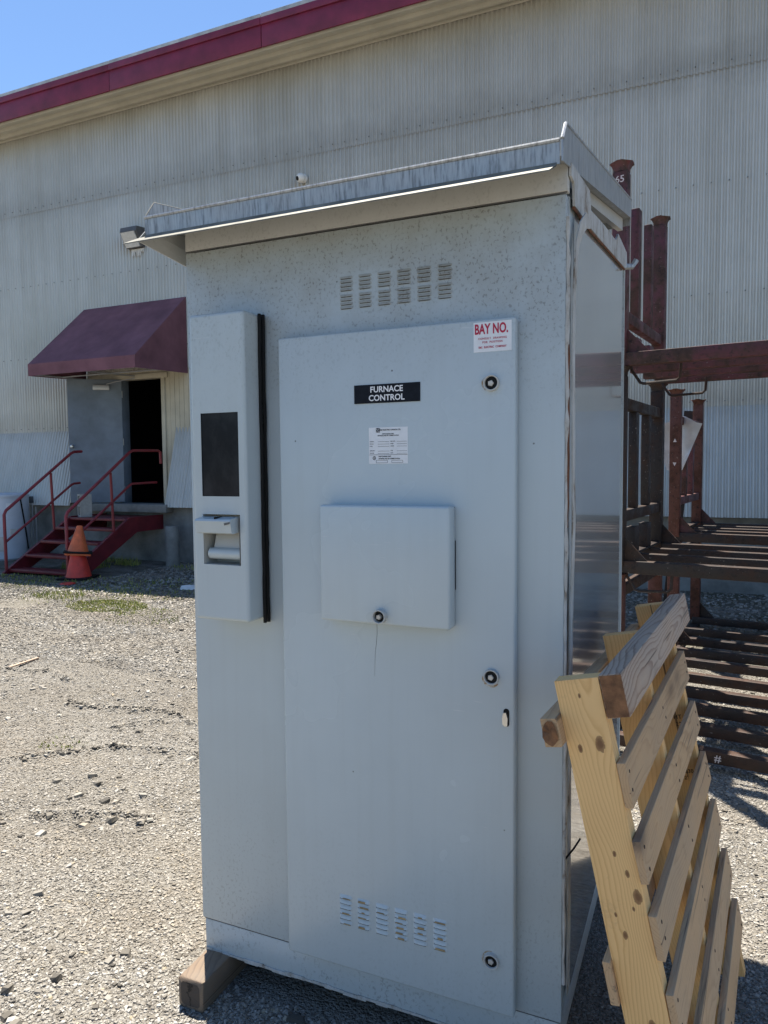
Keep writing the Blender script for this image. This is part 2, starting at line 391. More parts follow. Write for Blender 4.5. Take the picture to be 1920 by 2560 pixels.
# ================================================================== SETTING
# ------------------------------------------------------------------ ground
RUTS = [[(-3.3, .85), (-3.01, 1.11), (-2.85, 1.31), (-2.42, 1.42), (-2.0, 1.42)], [(-3.03, 1.59), (-2.86, 1.75), (-2.69, 1.82), (-2.3, 1.86)],
        [(-3.65, 1.81), (-3.25, 1.85), (-3.03, 1.91), (-2.8, 1.9)], [(-4.9, 2.2), (-4.4, 2.3), (-4.1, 2.2)], [(-2.5, .55), (-2.2, .7), (-2.0, .72)]]
def seg_dist(P, a, b):
    a = np.array(a); b = np.array(b); ab = b-a; t = np.clip(((P-a)@ab)/(ab@ab), 0, 1)
    return np.linalg.norm(P-(a+t[:, None]*ab), axis=1)
rng = np.random.default_rng(3)
def vnoise(x, y, s, seed):
    r = np.random.default_rng(seed); n = 256; g = r.random((n, n))
    x = x/s; y = y/s; xi = np.floor(x).astype(int); yi = np.floor(y).astype(int); fx = x-xi; fy = y-yi
    fx = fx*fx*(3-2*fx); fy = fy*fy*(3-2*fy)
    G = lambda i, j: g[i % n, j % n]
    return (G(xi, yi)*(1-fx)+G(xi+1, yi)*fx)*(1-fy)+(G(xi, yi+1)*(1-fx)+G(xi+1, yi+1)*fx)*fy
def gheight(P):
    x, y = P[:, 0], P[:, 1]
    h = (vnoise(x, y, .9, 1)-.5)*.022 + (vnoise(x, y, .28, 2)-.5)*.012 + (vnoise(x, y, .09, 4)-.5)*.006
    for k, r in enumerate(RUTS):
        d = np.min([seg_dist(P, r[i], r[i+1]) for i in range(len(r)-1)], axis=0)
        wob = 0.6+0.9*vnoise(x, y, .12, 9+k)
        h = h + np.exp(-(d/.035)**2)*.020*wob - np.exp(-((d-.09)/.05)**2)*.006
    # level beneath the cabinet, racks, stairs and foot of the wall
    flat = np.clip((np.maximum(np.abs(x+.5)-1.0, np.abs(y-.6)-1.1))/.35, 0, 1)
    flat *= np.clip((7.0-y)/1.0, 0, 1)*np.clip(np.maximum(.1-x, 2.1-y)/.3, 0, 1)
    return h*flat
xs = np.concatenate([[-400, -80, -25, -14, -9], np.arange(-7, 3.001, .04), [5, 9, 20, 80, 400]])
ys = np.concatenate([[-400, -80, -20, -8, -3.5], np.arange(-1.8, 5.801, .04), [7, 8.1, 10, 30, 90, 400]])
X, Y = np.meshgrid(xs, ys); P = np.stack([X.ravel(), Y.ravel()], 1)
Z = gheight(P); ins = (P[:, 0] > -7) & (P[:, 0] < 3) & (P[:, 1] > -1.8) & (P[:, 1] < 5.8); Z = np.where(ins, Z, 0)
nx = len(xs); ny = len(ys)
ii = (np.arange(ny-1)[:, None]*nx+np.arange(nx-1)[None]).ravel()
me = bpy.data.meshes.new('ground')
me.from_pydata(np.column_stack([P, Z]).tolist(), [], np.column_stack([ii, ii+1, ii+1+nx, ii+nx]).tolist()); me.update()
k = NT('gravel_ground'); v = k.pos()
pv = k.voro(v, 85, 'F1', 'Distance'); pc = k.voro(v, 85, 'F1', 'Color'); pv2 = k.voro(v, 190, 'F1', 'Distance'); pc2 = k.voro(v, 190, 'F1', 'Color')
big = k.noise(v, 0.8, 6, 0.6); mid = k.noise(v, 4.5, 6, 0.65)
g1 = k.sep(pc, 0); g2 = k.sep(pc2, 1)
c = k.ramp(g2, [(0.0, (0.122, 0.108, 0.090)), (0.5, (0.245, 0.227, 0.194)), (0.92, (0.317, 0.302, 0.270)), (1.0, (0.396, 0.382, 0.353))])
c1 = k.ramp(g1, [(0.0, (0.144, 0.133, 0.119)), (0.35, (0.238, 0.223, 0.194)), (0.8, (0.324, 0.310, 0.281)), (1.0, (0.418, 0.403, 0.374))])
c = k.mix(k.ramp(mid, [(0.4, 0.15), (0.65, 0.8)]), c, c1)
c = k.mix(k.ramp(big, [(0.35, 0.0), (0.70, 0.6)]), c, (0.162, 0.142, 0.113))
# damp, mossy soil towards the building
yy = k.sep(v, 1)
soil = k.math('MULTIPLY', k.math('MULTIPLY', k.math('SUBTRACT', k.math('ADD', yy, k.math('MULTIPLY', mid, 2.0)), 4.9), 0.7, True),
              k.ramp(k.noise(k.pos((0.9, 1.6, 1)), 1.1, 5, 0.65), [(0.40, 0.0), (0.58, 1.0)]))
c = k.mix(k.math('MULTIPLY', soil, 0.85), c, (0.085, 0.080, 0.050))
k.set(Base_Color=c, Roughness=0.9); k.b.inputs['Specular IOR Level'].default_value = 0.2
h = k.math('ADD', k.math('MULTIPLY', pv, -0.9), k.math('MULTIPLY', pv2, -0.5))
k.bump(h, 1.0, 0.014)
M_ground = k.m
ground = obj('ground', me, M_ground, sm=0); me.shade_smooth(); tag(ground, 'grey gravel yard', None, None, 'structure')

# added ridge out of view, keeps the bright horizon out of cabinet reflections
mb = MB(); n = 90; rows = 5; vs = []
for i in range(n+1):
    a = math.radians(150+240*i/n)
    top = 9+3.5*math.sin(i*.9)+2.5*math.sin(i*2.3+1)+rnd.uniform(-1, 1)
    for j in range(rows+1):
        w = j/rows; R_ = 85+22*w+rnd.uniform(-1.5, 1.5)
        vs.append((R_*math.cos(a), -2+R_*math.sin(a), -.3+top*math.sin(w*PI/2)+(rnd.uniform(-.8, .8) if 0 < j else 0)))
hm_ = obj('horizon_blocker', mb.add(vs, [(i*(rows+1)+j, (i+1)*(rows+1)+j, (i+1)*(rows+1)+j+1, i*(rows+1)+j+1) for i in range(n) for j in range(rows)]), plain('horizon_blocker_green', (0.055, 0.065, 0.040), .95, 0, .4, .3), sm=0)
tag(hm_, None, None, None, 'structure')

# loose stones on it: nobody could count them
def stones(name, n, x0, x1, y0, y1, smin, smax, mat, seed, mask=None, pw=2.5):
    r = np.random.default_rng(seed)
    p = np.column_stack([r.uniform(x0, x1, n), r.uniform(y0, y1, n)])
    if mask is not None: p = p[mask(p, r)]
    n = len(p); s = smin+(smax-smin)*r.random(n)**pw
    base = np.array([(-1,-1,-.5),(1,-1,-.5),(1,1,-.5),(-1,1,-.5),(-.8,-.8,.6),(.8,-.8,.6),(.8,.8,.6),(-.8,.8,.6)])*.5
    F = np.array([(0,1,5,4),(1,2,6,5),(2,3,7,6),(3,0,4,7),(4,5,6,7)])
    V = base[None]*(1+r.uniform(-.35, .35, (n, 8, 3)))
    V = V*np.stack([np.ones(n), r.uniform(.55, 1, n), r.uniform(.4, .8, n)], 1)[:, None, :]*s[:, None, None]
    a = r.uniform(0, 2*PI, n); ca, sa = np.cos(a)[:, None], np.sin(a)[:, None]
    tx = r.uniform(-.35, .35, n)[:, None]
    x, y, z = V[..., 0], V[..., 1], V[..., 2]; z = z+x*tx
    x, y = x*ca-y*sa, x*sa+y*ca
    V = np.stack([x+p[:, :1], y+p[:, 1:], z+gheight(p)[:, None]+s[:, None]*.14], -1).reshape(-1, 3)
    Fs = (F[None]+np.arange(n)[:, None, None]*8).reshape(-1, 4)
    m_ = bpy.data.meshes.new(name); m_.vertices.add(len(V)); m_.vertices.foreach_set('co', V.astype(np.float32).ravel())
    m_.loops.add(Fs.size); m_.loops.foreach_set('vertex_index', Fs.astype(np.int32).ravel())
    m_.polygons.add(len(Fs)); m_.polygons.foreach_set('loop_start', np.arange(0, Fs.size, 4, dtype=np.int32))
    m_.update(calc_edges=True); m_.shade_flat(); m_.materials.append(mat)
    o = bpy.data.objects.new(name, m_); link(o); return o
k = NT('gravel_stone'); isl = k.island()
c = k.ramp(isl, [(0.0, (0.041, 0.038, 0.032)), (0.16, (0.117, 0.108, 0.095)), (0.45, (0.238, 0.227, 0.202)), (0.75, (0.310, 0.295, 0.266)), (0.93, (0.403, 0.392, 0.367)), (1.0, (0.288, 0.238, 0.158))])
c = k.mix(k.math('MULTIPLY', k.noise(k.pos(), 90, 3), 0.30), c, (0.180, 0.162, 0.135))
dust = k.ramp(k.noise(k.pos((0.55, 1.2, 1)), 1.3, 5, 0.6), [(0.42, 0.0), (0.68, 0.7)])
c = k.mix(dust, c, (0.211, 0.176, 0.131))
c = k.mix(k.ramp(k.noise(k.pos((0.5, 1.5, 1)), 2.1, 4, 0.6), [(0.56, 0.0), (0.72, 0.55)]), c, (0.090, 0.081, 0.068))
k.set(Base_Color=c, Roughness=0.85); M_stone = k.m
def under(p, r):  # none inside timbers, cabinet stays clear
    return ~((p[:, 0] > -1.2) & (p[:, 0] < .05) & (p[:, 1] > .0) & (p[:, 1] < 1.4))
def open_ground(p):  # not behind the cabinet, not far outside the yard in view
    x, y = p[:, 0], p[:, 1]
    return ((x < .9-.8*(y+1.775)) | (x > -.5) | (y < .1)) & (x > -.5-1.275*(y+1.775))
def nearmask(p, r):
    d = np.hypot(p[:, 0]-.3, p[:, 1]+1.77); return under(p, r) & open_ground(p) & (r.random(len(p)) < np.clip(3.0/d, .25, 1))
def patch(p, r):
    return under(p, r) & (r.random(len(p)) < np.clip((vnoise(p[:, 0], p[:, 1], .35, 21)-.42)*3.2, .05, 1))
tag(stones('gravel', 520000, -5.4, 2.2, -.9, 4.6, .0048, .0138, M_stone, 11, nearmask), 'fine grey and tan gravel over the yard', 'gravel', None, 'stuff')
tag(stones('distant_gravel', 85000, -9.5, 2.2, 2.6, 5.6, .009, .026, M_stone, 16, lambda p, r: (p[:, 0] < -.88*(p[:, 1]+1.4)+2.6) & (p[:, 0] > -1.35*(p[:, 1]+1.77)-.6)), 'fine gravel on the far side of the yard', 'gravel', None, 'stuff')
tag(stones('coarse_gravel', 9000, -5.4, 2.2, -.9, 5.2, .012, .040, M_stone, 12, patch, 5), 'scattered larger stones lying on the gravel', 'gravel', None, 'stuff')
def farmask(p, r): return r.random(len(p)) < .8
tag(stones('wall_foot_gravel', 16000, -7.8, 2.2, 5.0, 8.1, .018, .05, M_stone, 13, farmask), 'coarser shaded gravel along the foot of the warehouse', 'gravel', None, 'stuff')
def rutmask(p, r):
    d = np.min([np.min([seg_dist(p, q[i], q[i+1]) for i in range(len(q)-1)], axis=0) for q in RUTS], axis=0)
    return r.random(len(p)) < np.exp(-(d/.035)**2)*np.clip((vnoise(p[:, 0], p[:, 1], .16, 33)-.3)*2, 0, 1)
k = NT('dark_rut_clods'); k.set(Base_Color=k.ramp(k.island(), [(0, (0.05, 0.045, 0.038)), (.6, (0.16, 0.145, 0.12)), (1, (.33, .31, .27))]), Roughness=.95)
tag(stones('rut_clods', 30000, -5, -1.6, .4, 2.6, .008, .030, k.m, 14, rutmask, 2.2), 'dark clods of soil along the tyre ruts', 'soil', None, 'stuff')

def clump(p, r): return under(p, r) & (r.random(len(p)) < np.clip((vnoise(p[:, 0], p[:, 1], .5, 51)-.62)*3, 0, 1)*.6+.01)
M_clod = k.m
tag(stones('dark_clods', 9000, -5.5, 2.0, -.6, 4.6, .010, .050, M_clod, 19, clump, 4), 'scattered dark clods lying among the gravel', 'soil', None, 'stuff')
# weeds and grass tufts in the gravel
def grass(name, spots, label, seed):
    r = random.Random(seed); mb = MB()
    for (cx, cy, rad, n, hh) in spots:
        for _ in range(n):
            a = r.uniform(0, 2*PI); q = rad*math.sqrt(r.random())
            x = cx+q*math.cos(a)*1.6; y = cy+q*math.sin(a); t = r.uniform(0, 2*PI); h_ = hh*r.uniform(.4, 1.2); w = r.uniform(.004, .008)
            lx, ly = r.uniform(-.6, .6)*h_, r.uniform(-.6, .6)*h_
            dx, dy = w*math.cos(t), w*math.sin(t)
            mb.add([(x-dx, y-dy, 0), (x+dx, y+dy, 0), (x+dx*.6+lx*.5, y+dy*.6+ly*.5, h_*.6), (x-dx*.6+lx*.5, y-dy*.6+ly*.5, h_*.6), (x+lx, y+ly, h_)],
                   [(0, 1, 2, 3), (3, 2, 4)])
    o = obj(name, mb, M_grass, sm=0); return tag(o, label, 'grass', None, 'stuff')
k = NT('yellow_green_grass'); k.set(Base_Color=k.ramp(k.island(), [(0, (0.14, 0.18, 0.03)), (0.5, (0.27, 0.30, 0.055)), (1, (0.38, 0.34, 0.12))]), Roughness=.7); M_grass = k.m
sp = [(-6.1, 4.60, .34, 2600, .024), (-5.5, 4.5, .25, 600, .02), (-7.2, 4.9, .25, 260, .05), (-6.9, 5.0, .6, 500, .035), (-5.2, 4.2, .3, 120, .03), (-5.9, 5.9, .8, 800, .04), (-7.6, 5.7, .7, 500, .04), (-8.8, 5.6, .6, 500, .04), (-3.1, 1.25, .12, 45, .02)]
grass('grass', sp, 'thin yellow-green grass growing through the gravel', 5)
sp = [(rnd.uniform(-9.4, -8.5), rnd.uniform(6.5, 7.9), .16, 70, .12) for _ in range(9)]+[(-11.0, 7.6, .15, 90, .16), (-7.2, 7.6, .3, 120, .06)]
grass('weeds', sp, 'dark weeds growing under the red stairs', 6)

# ------------------------------------------------------------------ warehouse
YW = 8.32
wh = thing('warehouse', (-4, YW, 0), 'long warehouse clad in pale corrugated sheets with a maroon roof edge', 'building')
PITCH_C = 0.0678; SW = PITCH_C*10
_corr = {}
def corr_mesh(n_p, h, lean=0.0, key=None):
    kk = (round(n_p, 3), round(h, 3), lean)
    if kk in _corr: return _corr[kk]
    n = int(round(n_p*12)); vs = []; fs = []
    w = n_p*PITCH_C
    for i in range(n+1):
        x = w*i/n; y = 0.016*(1-2*abs(math.cos(PI*x/PITCH_C))**2.6)
        vs += [(x, y-lean, 0), (x, y, h)]
    for i in range(n): fs.append((2*i, 2*i+2, 2*i+3, 2*i+1))
    m_ = bpy.data.meshes.new('corrugated_sheet'); m_.from_pydata(vs, [], fs); m_.materials.append(M_corr); m_.shade_smooth(); _corr[kk] = m_; return m_
def sheet(name, x0, n_p, z0, z1, y, lean=0.0):
    o = bpy.data.objects.new(name, corr_mesh(n_p, z1-z0, lean)); link(o, wh, (x0+4, y-YW, z0)); return o
XL, XR, OPL, OPR = -19.2, 7.0, -9.28, -8.36
ncol = int((XR-XL)/SW)
for i in range(ncol):
    x = -8.36 + (i-16)*SW
    j = rnd.uniform(-.001, .001)
    sheet('wall_sheet', x, 10.35, 6.45, 7.93, YW-.006+((i % 2)*.002)+j)
    lo = 2.29
    if x+SW > -10.62 and x < -7.6: lo = 3.30
    if lo > 3 and x < -10.62: sheet('wall_sheet', x, 7.2, 2.29, 3.36, YW+.002)
    sheet('wall_sheet', x, 10.35, lo, 6.51, YW+.004+((i % 2)*.002)-j)
    if x+SW < -10.5 or x > -8.1:
        sheet('skirt_sheet', x if x > -8.1 else x, 10.35, 0.955, 2.33, YW-.012-((i % 2)*.0015), 0.36)
sheet('skirt_sheet', -8.36-4*SW, 11.4, 0.955, 2.33, YW-.0125, 0.36)
sheet('skirt_sheet', -8.08, 6.0, 0.955, 2.33, YW-.0125, 0.36)
# screw heads of the girts are too small to pick apart: one part
mb = MB()
for zz in (2.40, 3.74, 5.10, 6.53):
    x = -13.5
    while x < 2:
        if not (-10.6 < x < -7.6 and zz < 3.2):
            mb.box((x-.006, YW-.028, zz-.006), (x+.006, YW-.012, zz+.006))
        x += PITCH_C*3
o = obj('screw_heads', mb, M_concrete, wh, sm=0); o['kind'] = 'stuff'
# boarded siding around the door
x = -10.60
while x < -7.45:
    w = 0.1
    xa, xb = x, x+w-.006
    segs = [(0.98, 3.34)]
    if xb > OPL-.05 and xa < OPR+.05: segs = [(3.28, 3.34)]
    for (za, zb) in segs: obj('siding_board', MB().box((xa, YW-.02+rnd.uniform(-.003, .003), za), (xb, YW+.03, zb)), M_siding, wh, sm=0)
    x += w
# frame, dark room behind, sill, foundation
obj('door_jamb', MB().bbox((OPL-.055, YW-.05, 1.0), (OPL+.02, YW+.12, 3.27), .004), M_doorleaf, wh)
obj('door_jamb', MB().bbox((OPR-.02, YW-.05, 1.0), (OPR+.055, YW+.12, 3.27), .004), M_siding, wh)
obj('door_head', MB().bbox((OPL-.12, YW-.055, 3.20), (OPR+.12, YW+.11, 3.29), .004), M_siding, wh)
def room(lo, hi):
    b = MB().box(lo, hi); b.f = [f for f in b.f if f != (0, 1, 5, 4)]; return b
b = room((OPL-1.5, YW+.121, .98), (OPR+1.5, YW+4.5, 3.6))
obj('interior_room', b, M_dark, wh, sm=0)
obj('door_sill', MB().bbox((-10.0, 7.93, .86), (-8.05, YW+.12, 1.0), .012), M_concrete, wh)
obj('foundation_wall', MB().box((XL, 8.12, -.2), (XR, 8.36, .985)), M_concrete, wh, sm=0)
# open door leaf, hinged on the left jamb
hinge = Vector((OPL+.02, YW-.055, 0)); ang = math.radians(180+34)
R = Matrix.Translation(hinge) @ Matrix.Rotation(ang, 4, 'Z')
dl = obj('door', MB().bbox((0, -.022, 1.02), (.92, .022, 3.21), .004, 1, R), M_doorleaf, wh)
obj('knob', MB().lathe([(.012, 0), (.012, .03), (.03, .045), (.032, .065), (.018, .078)], 14, R @ Matrix.Translation((.86, .022, 2.02)) @ Matrix.Rotation(-PI/2, 4, 'X')), M_steel, dl)
obj('closer', MB().bbox((.20, .023, 3.02), (.48, .075, 3.11), .008, 2, R), M_pipe, dl)
obj('closer_arm', MB().tube([R @ Vector((.25, .06, 3.12)), R @ Vector((.05, .16, 3.16)), Vector((-8.95, YW-.06, 3.22))], .009, 6), M_pipe, dl)
for zz in (1.25, 2.1, 2.95): obj('hinge_leaf', MB().tube([hinge+Vector((0, -.005, zz-.06)), hinge+Vector((0, -.005, zz+.06))], .013, 8), M_steel, dl)
# eave: soffit ribs, fascia, roof edge, roof
FY = 7.72
x = XL; 
joints = [XL, -14.7, -11.73, -8.77, -5.81, -2.85, .11, 3.07, XR]
for a, b_ in zip(joints[:-1], joints[1:]):
    dj = rnd.uniform(-.004, .004)
    obj('fascia_panel', MB().bbox((a+.004, FY-.03+dj, 7.85), (b_-.004, FY+.0, 8.235), .006), M_maroon, wh)
    obj('fascia_cap', MB().bbox((a+.002, FY-.055+dj, 8.16), (b_-.002, FY-.031+dj, 8.262), .005), M_maroon, wh)
    obj('roof_edge', MB().bbox((a+.003, FY-.035+dj*2, 8.264+dj), (b_-.003, FY+.25, 8.335+rnd.uniform(-.008, .008)), .012), M_roofedge, wh)
prof = [(FY, 7.89)]
for q in range(3):
    y0 = FY+.03+q*.19
    prof += [(y0, 7.89), (y0+.01, 7.835), (y0+.04, 7.835), (y0+.05, 7.89)]
prof += [(YW+.02, 7.89)]
for a, b_ in zip(joints[:-1], joints[1:]):
    n = len(prof); vs = [(a, y, z) for y, z in prof]+[(b_-.003, y, z) for y, z in prof]
    obj('soffit_panel', MB().add(vs, [(i, i+1, n+i+1, n+i) for i in range(n-1)]), M_soffit, wh, sm=0)
obj('eave_trim', MB().bbox((XL, YW-.05, 7.845), (XR, YW-.026, 7.889), .005), M_soffit, wh)
obj('roof', MB().prism([(FY+.251, 8.22), (FY+.251, 8.33), (YW+12, 9.6), (YW+12, 9.5)], XR-XL, (XL, 0, 0), 'YZ'), M_roofedge, wh, sm=0)
obj('end_wall', MB().box((XL, YW+.03, 0), (XL+.1, YW+12, 8.3)), M_corr, wh, sm=0)
obj('end_wall', MB().box((XR-.1, YW+.03, 0), (XR, YW+12, 8.3)), M_corr, wh, sm=0)

# ------------------------------------------------------------------ awning
aw = thing('awning', (-8.96, YW, 3.2), 'sloping maroon cloth awning over the open warehouse door', 'awning')
AL, AR, AF = -10.12, -7.80, YW-1.29
def cloth(p00, p10, p11, p01, nu, nv, sag):
    vs = []; fs = []
    for j in range(nv+1):
        for i in range(nu+1):
            u, w = i/nu, j/nv
            p = Vector(p00)*(1-u)*(1-w)+Vector(p10)*u*(1-w)+Vector(p11)*u*w+Vector(p01)*(1-u)*w
            s = sag*math.sin(PI*w)*(0.45+.55*abs(math.sin(PI*u*3)))
            vs.append(p-Vector((0, 0, s)))
    for j in range(nv):
        for i in range(nu): a = j*(nu+1)+i; fs.append((a, a+1, a+nu+2, a+nu+1))
    return MB().add(vs, fs)
obj('canopy_slope', cloth((AL, AF, 3.385), (AR, AF, 3.385), (AR, YW-.03, 4.53), (AL, YW-.03, 4.53), 24, 10, .018), M_awning, aw)
obj('valance', cloth((AL, AF-.004, 3.385), (AR, AF-.004, 3.385), (AR, AF+.006, 3.19), (AL, AF+.006, 3.19), 24, 2, 0.004), M_awning, aw)
for xs_ in (AL, AR):
    obj('side_panel', MB().add([(xs_, AF, 3.385), (xs_, AF, 3.19), (xs_, YW-.03, 3.24), (xs_, YW-.03, 4.53)], [(0, 1, 2, 3)]), M_awning, aw, sm=0)
for xs_ in (AL+.03, (AL+AR)/2, AR-.03):
    obj('frame_tube', MB().tube([(xs_, YW-.04, 4.46), (xs_, AF+.04, 3.34), (xs_, AF+.04, 3.22), (xs_, YW-.04, 3.26)], .014, 6), M_pipe, aw)
obj('frame_tube', MB().tube([(AL+.03, AF+.03, 3.21), (AR-.03, AF+.03, 3.21)], .014, 6), M_pipe, aw)
obj('frame_tube', MB().tube([(AL+.03, YW-.6, 3.245), (AR-.03, YW-.6, 3.245)], .012, 6), M_pipe, aw)

# ------------------------------------------------------------------ things on the wall
sc_ = thing('security_camera', (-5.54, YW-.02, 6.12), 'small white dome security camera high on the corrugated wall', 'camera')
m0 = Matrix.Translation((-5.47, YW-.02, 6.10)) @ Matrix.Scale(.8, 4) @ Matrix.Rotation(PI/2, 4, 'X')
obj('mount', MB().lathe([(.085, 0), (.088, .03), (.075, .055)], 20, m0), M_white, sc_)
m1 = Matrix.Translation((-5.48, YW-.096, 6.09)) @ Matrix.Scale(.8, 4) @ Matrix.Rotation(PI/2+.35, 4, 'X') @ Matrix.Rotation(-.5, 4, 'Y')
obj('dome', MB().lathe([(.02, -.09), (.06, -.07), (.085, -.03), (.09, 0), (.085, .03), (.06, .07), (.045, .078)], 20, m1), M_white, sc_)
obj('camera_lens', MB().lathe([(.044, .076), (.04, .088), (.02, .094)], 16, m1), M_black, sc_)
wl = thing('wall_light', (-8.94, YW-.02, 5.6), 'boxy wall floodlight with cloudy lens left of the cabinet roof', 'light')
obj('housing', MB().prism([(YW-.02, 5.47), (YW-.02, 5.80), (YW-.22, 5.78), (YW-.24, 5.70), (YW-.10, 5.47)], .36, (-9.02, 0, 0), 'YZ'), M_lamp, wl, sm=0)
obj('lens', MB().prism([(YW-.245, 5.69), (YW-.105, 5.475), (YW-.125, 5.462), (YW-.262, 5.685)], .30, (-8.99, 0, 0), 'YZ'), M_lens, wl, sm=0)
mb = MB()
xx = -8.95
while xx < -8.70:
    hh = rnd.uniform(.05, .13); mb.prism([(xx, 5.455), (xx+.03, 5.455), (xx+.022, 5.455-hh), (xx+.008, 5.455-hh*.9)], .012, (0, YW-.035, 0), 'XZ'); xx += .034
obj('white_deposit', mb, M_litter, wl, sm=0)

# ------------------------------------------------------------------ red stairs
SXL, SXR, SY0, SY1, SYE, LZ = -9.62, -8.27, 6.05, 7.32, 8.115, .80
st = thing('metal_stairs', (-9.0, 6.8, 0), 'red steel stairs with pipe handrails up to the open warehouse door', 'stairs')
for xx in (SXL, SXR-.05):
    poly = [(SY0-.06, 0.0), (SY0+.34, 0.0), (SY1+.16, LZ-.23), (SYE, LZ-.23), (SYE, LZ+.02), (SY1, LZ+.02), (SY0-.06, .03)]
    obj('stringer', MB().prism(poly, .05, (xx, 0, 0), 'YZ'), M_stair, st, sm=0)
for i in range(4):
    z = .035+i*.195; y = SY0+.02+i*.30
    obj('tread', MB().bbox((SXL+.051, y, z-.045+.04), (SXR-.051, y+.27, z+.04), .006), M_stair, st)
obj('landing', MB().bbox((SXL+.051, SY1-.04, LZ-.045), (SXR-.051, SYE, LZ-.001), .006), M_stair, st)
def rail(x, end):
    obj('handrail', MB().tube([(x, SY0, .05), (x, SY0-.005, .92), (x, SY0+.03, .985), (x, SY1+.06, 1.885), (x, SY1+.13, 1.915), (x, end, 1.925)] + ([(x, end+.05, 1.90), (x, end+.06, 1.70)] if x > -9 else []), .024, 8), M_rail, st)
    obj('mid_rail', MB().tube([(x, SY0+.01, .50), (x, SY1+.04, 1.345), (x, SY1+.10, 1.37), (x, end-.06, 1.38)], .02, 8), M_rail, st)
    obj('rail_post', MB().tube([(x, 6.98, .62), (x, 6.95, 1.56)], .021, 8), M_rail, st)
rail(SXL+.024, 7.62); rail(SXR-.024, 8.06)
fp = thing('support_post', (-7.75, 7.72, 0), 'short stained concrete post beside the red stair landing', 'post')
obj('shaft', MB().lathe([(.115, 0), (.11, .3), (.112, .63), (.10, .66)], 16, Matrix.Translation((-7.75, 7.72, 0))), M_concrete, fp)

# hollow block propping the door
cbk = thing('concrete_block', (-9.44, 7.48, LZ), 'grey hollow concrete block standing on the red landing', 'block')
bx0, by0, bz0 = -9.54, 7.40, LZ
mb = MB()
mb.box((bx0, by0, bz0), (bx0+.03, by0+.19, bz0+.39)); mb.box((bx0+.163, by0, bz0), (bx0+.193, by0+.19, bz0+.39))
for zz in (0, .18, .36): mb.box((bx0+.0301, by0+.001, bz0+zz), (bx0+.1629, by0+.189, bz0+zz+.03))
Rz = Matrix.Translation((-9.44, 7.49, 0)) @ Matrix.Rotation(math.radians(-30), 4, 'Z') @ Matrix.Translation((9.44, -7.49, 0))
mb.v = [tuple(Rz @ Vector(v_)) for v_ in mb.v]
obj('block_body', mb, M_block, cbk, sm=0)

# traffic cones, one set on the other
def cone(name, loc, label, mat, r0, h0, base_mat, bw, tilt=(0, 0, 0), rim=None):
    t = thing(name, loc, label, 'cone', rot=Euler(tilt))
    obj('cone_body', MB().lathe([(r0, .0), (r0*.97, .03), (r0*.30, h0*.94), (r0*.27, h0*.985), (r0*.2, h0)], 24), mat, t, True)
    obj('cone_base', MB().bbox((-bw/2, -bw/2, 0), (bw/2, bw/2, .028), .01), base_mat, t, True)
    if rim: obj('cone_rim', MB().bbox((-bw/2+.02, -bw/2+.02, -.03), (bw/2-.02, bw/2-.02, -.001), .008), rim, t, True)
    return t
CX, CY = -8.16, 6.12
cone('traffic_cone', (CX, CY, .002), 'red lower traffic cone on a black base at the stair foot', M_cone_r, .185, .62, M_black, .46, (0, 0, .35))
cone('traffic_cone', (CX, CY, .375), 'faded orange traffic cone stacked on top of the red cone', M_cone_o, .15, .41, M_black, .40, (-.05, .09, .8), M_cone_o)

# water heater and pipes
wt = thing('water_heater', (-11.30, 7.45, 0), 'white cylindrical water heater tank beside the red stairs', 'water heater')
T = Matrix.Translation((-11.30, 7.45, 0))
obj('tank', MB().lathe([(.34, .0), (.365, .03), (.37, .2), (.37, 1.12)], 36, T), M_tank, wt)
obj('tank_lid', MB().lathe([(.38, 1.12), (.385, 1.135), (.38, 1.17), (.30, 1.195), (.1, 1.205)], 36, T), M_tank, wt)
def on_tank(a, z, w, h, d=.012):
    r_ = .372; mb = MB(); n = 5; vs = []; fs = []
    for i in range(n+1):
        t_ = a+(i/n-.5)*w/r_
        for rr_ in (r_, r_+d):
            for zz in (z-h/2, z+h/2): vs.append(T @ Vector((rr_*math.cos(t_), rr_*math.sin(t_), zz)))
    for i in range(n):
        b0 = i*4
        fs += [(b0+2, b0+6, b0+7, b0+3), (b0+1, b0+3, b0+7, b0+5), (b0, b0+4, b0+6, b0+2)]
    fs += [(0, 2, 3, 1), (n*4, n*4+1, n*4+3, n*4+2)]
    return mb.add(vs, fs)
va = math.atan2(-1.775-7.45, .307+11.30)
obj('access_panel', on_tank(va-.75, .84, .22, .34), M_pipe, wt)
obj('access_panel', on_tank(va-.35, .30, .16, .26), M_pipe, wt)
obj('valve_plate', on_tank(va+.25, .52, .11, .09, .03), M_lens, wt)
obj('rating_label', on_tank(va+.1, .98, .10, .09, .002), M_paper, wt)
pts = []
for i in range(9):
    t_ = va+.62+.05*i; pts.append(T @ Vector((.385*math.cos(t_), .385*math.sin(t_), 1.1-.115*i)))
obj('cable', MB().tube(pts, .013, 6), M_black, wt)
pg = thing('pipe_cluster', (-11.2, 7.9, 0), 'small grey junction box with thin pipes between tank and stairs', 'pipes')
obj('junction_box', MB().bbox((-11.36, 7.78, 1.0), (-11.14, 7.90, 1.12), .006), M_lamp, pg)
for i in range(4): obj('pipe', MB().tube([(-11.30+i*.085, 7.86, .0), (-11.30+i*.085, 7.86, .99 if i < 3 else .93)], .011, 6), M_pipe, pg)

# ================================================================== ELECTRICAL CABINET
Wc, D_, B0 = 1.12, 1.31, .095
cab = thing('electrical_cabinet', (-.56, .655, B0), 'tall grey steel electrical cabinet lettered FURNACE CONTROL on its door', 'cabinet')
zs, zb = 2.253, .196          # seam under the fascia, top of the base
slope = .13
def ztop(y): return zs + slope*y
